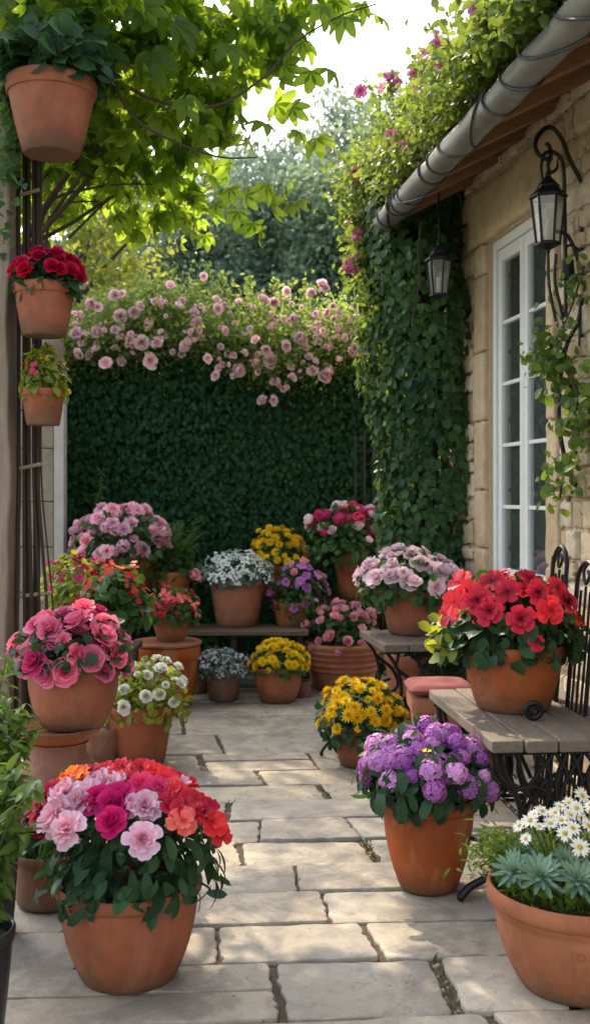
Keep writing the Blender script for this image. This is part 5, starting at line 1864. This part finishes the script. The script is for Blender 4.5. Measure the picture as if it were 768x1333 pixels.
# big lidded pot and the small scarlet pot on it
bp = thing('large_pot', 'large empty terracotta pot turned into a stand for the small scarlet flower pot', 'pot', (-.905, 7.62, 0))
build_pot(bp, .235, .17, .43, 'band', M['terra'], soil=False)
b = MB(); b.lathe([(.01, .431), (.22, .431), (.243, .438), (.246, .452), (.236, .462), (.01, .462)], (-.905, 7.62, 0), 48); b.build('saucer', M['terra_pale'], bp, smooth=True)
potted_m('potted_geranium', 'small terracotta pot of scarlet flowers on a large upturned saucer', 'flower pot', (-.875, 7.60, .463), .142, .092, .19, (184, 262), 762,
         [('stars', 'coral', 26, .05, {'jit': .2}), ('stars', 'crimson', 14, .045, {'jit': .25, 'th': 95})], 'mid', .042, 520, 'band', low=-.4, inner=.3)
bq = thing('small_pot', 'small brown terracotta pot standing empty behind the white roses', 'pot', (-1.07, 5.95, 0)); build_pot(bq, .13, .09, .22, 'band', M['terra_brown'])
bq = thing('small_pot', 'little brown pot in the shadow left of the blue white flowers', 'pot', (-.74, 8.1, 0)); build_pot(bq, .10, .075, .17, 'band', M['terra_brown'])
bq = thing('small_pot', 'tiny squat terracotta pot beside the ridged pot on the floor', 'pot', (.045, 7.95, 0)); build_pot(bq, .085, .07, .12, 'band', M['terra_brown'])

# shelf and back row
potted('potted_chrysanthemum', 'tall terracotta pot with a smooth dome of tiny white chrysanthemums on the low shelf', 'flower pot', 309, 817, .479, 74, 52, 757, (262, 358), 717,
       [('spray', 'mumwhite', 99, .046, {'th': 86, 'jit': .07, 'k': 1.02})], 'grey', .035, 900, 'tall', mat='terra_pale', low=-.25, inner=.5, lump=.03)
potted_m('potted_chrysanthemum', 'terracotta pot of golden yellow chrysanthemums up at the back against the ivy wall', 'flower pot', (-.145, 8.75, .66), .155, .11, .26, (320, 402), 682,
         [('mum', 'yellow', 90, .040, {'th': 90, 'jit': .1})], 'mid', .04, 420, 'band', low=-.4)
potted('potted_petunia', 'squat terracotta pot of violet petunias at the right end of the low shelf', 'flower pot', 381, 816, .479, 52, 42, 785, (349, 428), 728,
       [('single', 'violet', 46, .036, {'th': 96, 'jit': .14}), ('ball', 'smallpink', 8, .034, {'th': 40, 'jit': .3})], 'mid', .04, 560, 'band', low=-.5, inner=.3)
potted('potted_alyssum', 'small brown terracotta pot of tiny blue white flowers on the floor under the shelf', 'flower pot', 291, 914, .004, 48, 36, 874, (250, 328), 842,
       [('spray', 'bluewhite', 60, .036, {'th': 95, 'jit': .2})], 'grey', .032, 700, 'band', mat='terra_brown', low=-.5, inner=.3)
potted_m('potted_chrysanthemum', 'half hidden yellow flowers in a brown pot deep under the low shelf', 'flower pot', (-.60, 8.3, 0), .13, .09, .2, (260, 304), 838,
         [('mum', 'yellow', 14, .026)], 'mid', .035, 160, 'band', mat='terra_brown')
potted('potted_chrysanthemum', 'round terracotta pot of golden yellow chrysanthemums on the floor under the low shelf', 'flower pot', 362, 916, .004, 66, 46, 872, (326, 403), 832,
       [('mum', 'yellow', 74, .042, {'th': 88, 'jit': .1, 'k': 1.03})], 'mid', .04, 420, 'plump', low=-.3)
potted_m('potted_phlox', 'tall narrow terracotta pot of hot pink and pale pink flowers against the back ivy', 'flower pot', (.46, 8.72, .66), .155, .10, .42, (392, 520), 655,
         [('head', 'hotpink', 22, .055, {'th': 60, 'jit': .2}), ('ball', 'palerose', 26, .046, {'th': 95, 'jit': .25})], 'mid', .06, 900, 'tall', low=-.5, inner=.3)
potted('potted_pink_daisies', 'large ridged terracotta pot of small rose pink flowers on the floor', 'flower pot', 447, 903, .004, 106, 70, 842, (396, 498), 782,
       [('ball', 'smallpink', 70, .034, {'th': 92, 'jit': .16})], 'mid', .05, 620, 'ridged', mat='terra_pale', low=-.4, inner=.3)
bq = thing('large_pot', 'large plain terracotta pot in the shade behind the far table legs', 'pot', (.86, 7.25, 0)); build_pot(bq, .27, .18, .44, 'band', M['terra_pale'])
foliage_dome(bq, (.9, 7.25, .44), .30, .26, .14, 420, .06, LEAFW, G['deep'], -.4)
potted('potted_roses', 'terracotta pot of pale pink roses on the far table', 'flower pot', 539, 828, TZ + .002, 90, 66, 770, (464, 602), 714,
       [('rose', 'palerose', 58, .056, {'th': 88, 'jit': .12})], 'mid', .055, 560, 'band', low=-.45)
potted('potted_chrysanthemum', 'terracotta pot of golden yellow chrysanthemums by the far table foot at the path edge', 'flower pot', 469, 1000, .004, 74, 54, 950, (413, 527), 882,
       [('mum', 'yellow', 99, .043, {'th': 88, 'jit': .09, 'k': 1.02})], 'deep', .045, 620, 'band', low=-.5)
potted('potted_hydrangea', 'tall rounded terracotta pot of purple hydrangea in front of the near bench', 'flower pot', 557, 1166, .004, 126, 74, 1052, (462, 652), 944,
       [('headbig', 'lilac', 46, .046, {'th': 84, 'jit': .16, 'k': .97}), ('headbig', 'violet', 34, .042, {'th': 84, 'jit': .3, 'k': .96}), ('stars', 'yellow', 6, .03, {'jit': .4, 'th': 80}), ('headbig', 'smallpink', 4, .04, {'jit': .4, 'th': 60})], 'deep', .08, 640, 'plump', ltm=OVAL, low=-.75, droop=.7, lift=.075)
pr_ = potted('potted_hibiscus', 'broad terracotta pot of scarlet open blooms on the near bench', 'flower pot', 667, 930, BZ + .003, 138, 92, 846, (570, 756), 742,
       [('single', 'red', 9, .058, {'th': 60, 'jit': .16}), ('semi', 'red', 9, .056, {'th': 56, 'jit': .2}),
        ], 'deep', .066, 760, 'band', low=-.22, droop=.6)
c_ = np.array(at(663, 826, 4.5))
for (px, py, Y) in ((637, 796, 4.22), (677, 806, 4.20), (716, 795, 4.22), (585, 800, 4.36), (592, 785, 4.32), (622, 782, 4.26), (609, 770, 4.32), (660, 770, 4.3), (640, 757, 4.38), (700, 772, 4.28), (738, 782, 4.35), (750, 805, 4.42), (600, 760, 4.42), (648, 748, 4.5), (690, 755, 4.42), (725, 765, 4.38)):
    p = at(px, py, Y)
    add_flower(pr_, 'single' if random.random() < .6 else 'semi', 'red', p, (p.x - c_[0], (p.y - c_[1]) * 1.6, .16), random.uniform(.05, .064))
lm = LM(); n = 20
P = np.array(at(578, 828, 4.42)) + rng.normal(0, 1, (n, 3)) * np.array([.03, .05, .045])
lm.add(LEAFW, P, rng.normal(0, .5, (n, 3)) + np.array([-.6, -.1, .1]), rng.normal(0, .4, (n, 3)) + np.array([-.2, -.5, .6]), rng.uniform(.05, .085, n)); lm.build('pale_leaves', G['lime'], pr_)

# hanging pots on the left
def hang(name, label, cat, c, Rr, rb, H, mat='terra', style='band'):
    t = thing(name, label, cat, c, 'pots hung on the left wall')
    build_pot(t, Rr, rb, H, style, M[mat])
    return t
h1 = hang('hanging_pot', 'big terracotta pot of dark leaves hung high beside the timber post', 'hanging pot', (-1.075, 4.76, 3.0), .200, .122, .325)
lm = LM(); n = 330
P = np.array([-1.06, 4.76, 3.35]) + norm(rng.normal(0, 1, (n, 3))) * (rng.random((n, 1)) ** .4) * np.array([.25, .24, .26])
O = norm(P - np.array([-1.06, 4.76, 3.3]))
P[:, 2] = np.maximum(P[:, 2], 3.325 + rng.uniform(0, .12, n))
lm.add(LEAFW, P, O * .6 + rng.normal(0, .4, (n, 3)) + np.array([0, 0, .05]), O + np.array([0, -.2, .5]), rng.uniform(.08, .13, n)); lm.build('foliage', G['deep'], h1)
b = MB()
b.tube([(-1.25, 4.80, 3.24), (-1.33, 4.95, 3.24)], .010, 6)
b.build('hook', M['iron'], h1, smooth=True)
lm = LM(); n = 160
P = np.array([-1.29, 4.86, 3.1]) + rng.normal(0, 1, (n, 3)) * np.array([.025, .05, .2])
iw = thing('ivy_strand', 'thin strand of small ivy leaves trailing down the post beside the highest pot', 'ivy', (-1.29, 4.86, 3.1))
lm.add(IVY, P, rng.normal(0, .5, (n, 3)) + np.array([0, 0, -.8]), rng.normal(0, .4, (n, 3)) + np.array([.3, -.8, .2]), rng.uniform(.03, .05, n)); lm.build('leaves', G['ivy'], iw)

h2 = hang('hanging_pot', 'terracotta pot of crimson flowers hung on the trellis', 'hanging pot', (-1.135, 4.88, 2.215), .141, .098, .235, style='band')
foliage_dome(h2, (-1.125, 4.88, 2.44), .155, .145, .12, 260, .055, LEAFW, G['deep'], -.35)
for d in dome_dirs(34, R(80), .1):
    p = np.array([-1.12, 4.88, 2.45]) + d * np.array([.158, .15, .145])
    add_flower(h2, 'rose', 'crimson', p, d + np.array([0, -.2, .2]), random.uniform(.03, .042))
b = MB(); b.tube([(-1.22, 4.98, 2.39), (-1.25, 5.06, 2.39)], .008, 6); b.build('hook', M['iron'], h2, smooth=True)
h3 = hang('hanging_pot', 'smaller terracotta pot of lime leaves with pink and yellow flowers, lowest on the trellis', 'hanging pot', (-1.155, 4.94, 1.815), .101, .075, .165)
foliage_dome(h3, (-1.15, 4.94, 1.99), .11, .105, .19, 420, .05, LEAF, G['lime'], -.35, inner=.2)
for k, d in enumerate(dome_dirs(8, R(70), .2)):
    p = np.array([-1.15, 4.94, 2.0]) + d * np.array([.11, .105, .13])
    add_flower(h3, 'stars', ['crimson', 'yellow', 'hotpink', 'coral'][k % 4], p, d + np.array([0, -.3, 0]), random.uniform(.028, .04))
b = MB(); b.tube([(-1.20, 5.02, 1.94), (-1.23, 5.06, 1.94)], .008, 6); b.build('hook', M['iron'], h3, smooth=True)

# black nursery pots with leafy shrubs at the left edge
def shrub(label, c, Rr, H, top, spread, seed, n=900):
    global rng
    rng = np.random.default_rng(seed); random.seed(seed)
    t = thing('potted_shrub', label, 'potted shrub', c, 'black pots of leafy shrubs')
    build_pot(t, Rr, Rr * .72, H, 'tall', M['blackplastic'])
    lm = LM(); b = MB()
    for k in range(20):
        a = random.uniform(0, 2 * PI); L = random.uniform(.45, 1.) * (top - c[2] - H)
        o = Vector(c) + Vector((math.cos(a) * Rr * .4, math.sin(a) * Rr * .4, H * .85))
        e = o + Vector((math.cos(a) * spread * random.uniform(.2, 1), math.sin(a) * spread * random.uniform(.2, 1), L))
        sp = spline([o, (o + e) / 2 + Vector((math.cos(a) * -.03, math.sin(a) * -.03, .05)), e], 12)
        b.tube(sp, [.006, .002], 5)
        S_ = np.repeat(np.array([tuple(p) for p in sp[3:]]), 2, 0); m_ = len(S_)
        D = rng.normal(0, 1, (m_, 3)) * np.array([1, 1, .5]) + np.array([0, 0, .1])
        lm.add(LANCEW, S_, D, rng.normal(0, .4, (m_, 3)) + np.array([0, -.2, 1]), rng.uniform(.05, .095, m_))
    b.build('stems', STEM, t, smooth=True); lm.build('foliage', G['fresh'], t)
LANCEW = patch(1, .32, 3, 6, lanceprof, bend=-.9, fold=.25)
shrub('leafy shrub in a black pot nearest the camera at the left edge', (-.90, 2.98, 0), .125, .30, .78, .15, 41)
shrub('taller leafy shrub in a black pot behind the nearest one at the left edge', (-1.06, 3.66, 0), .135, .46, 1.02, .16, 42)

# =================================================================== CAMERA, SUN, SKY
cam = bpy.data.cameras.new('camera')
co = bpy.data.objects.new('camera', cam); COL.objects.link(co)
co.location = (0, 0, CAMH); co.rotation_euler = (PI / 2, 0, 0)
cam.sensor_fit = 'AUTO'; cam.sensor_width = 36
cam.lens = F / 1333 * 36
cam.shift_y = -(666.5 - 643) / 1333
cam.clip_end = 2000; cam.clip_start = .05
cam.dof.use_dof = True; cam.dof.focus_distance = 4.3; cam.dof.aperture_fstop = 3.4
sc.camera = co

EL, AZ = R(45), R(-27)
S = Vector((math.sin(AZ) * math.cos(EL), math.cos(AZ) * math.cos(EL), math.sin(EL)))
sun = bpy.data.lights.new('sun', 'SUN'); so = bpy.data.objects.new('sun', sun); COL.objects.link(so)
sun.energy = 6.2; sun.angle = R(.5); sun.color = (1., .81, .57)
so.rotation_euler = S.to_track_quat('Z', 'Y').to_euler()
w = bpy.data.worlds.new('World'); sc.world = w; w.use_nodes = True
nt = w.node_tree; nt.nodes.clear()
sky = nt.nodes.new('ShaderNodeTexSky'); sky.sky_type = 'NISHITA'; sky.sun_disc = False
sky.sun_elevation = EL; sky.sun_rotation = AZ % (2 * PI)
sky.air_density = 1.2; sky.dust_density = 4.0; sky.ozone_density = 1.0
hs = nt.nodes.new('ShaderNodeHueSaturation'); hs.inputs['Saturation'].default_value = .45
bg = nt.nodes.new('ShaderNodeBackground'); bg.inputs['Strength'].default_value = .54
ow = nt.nodes.new('ShaderNodeOutputWorld')
nt.links.new(sky.outputs[0], hs.inputs['Color']); nt.links.new(hs.outputs[0], bg.inputs['Color']); nt.links.new(bg.outputs[0], ow.inputs[0])
sc.view_settings.view_transform = 'Standard'; sc.view_settings.look = 'None'; sc.view_settings.exposure = 0
sc.render.engine = 'CYCLES'
sc.cycles.max_bounces = 8; sc.cycles.transparent_max_bounces = 12; sc.cycles.diffuse_bounces = 4
sc.cycles.use_denoising = True
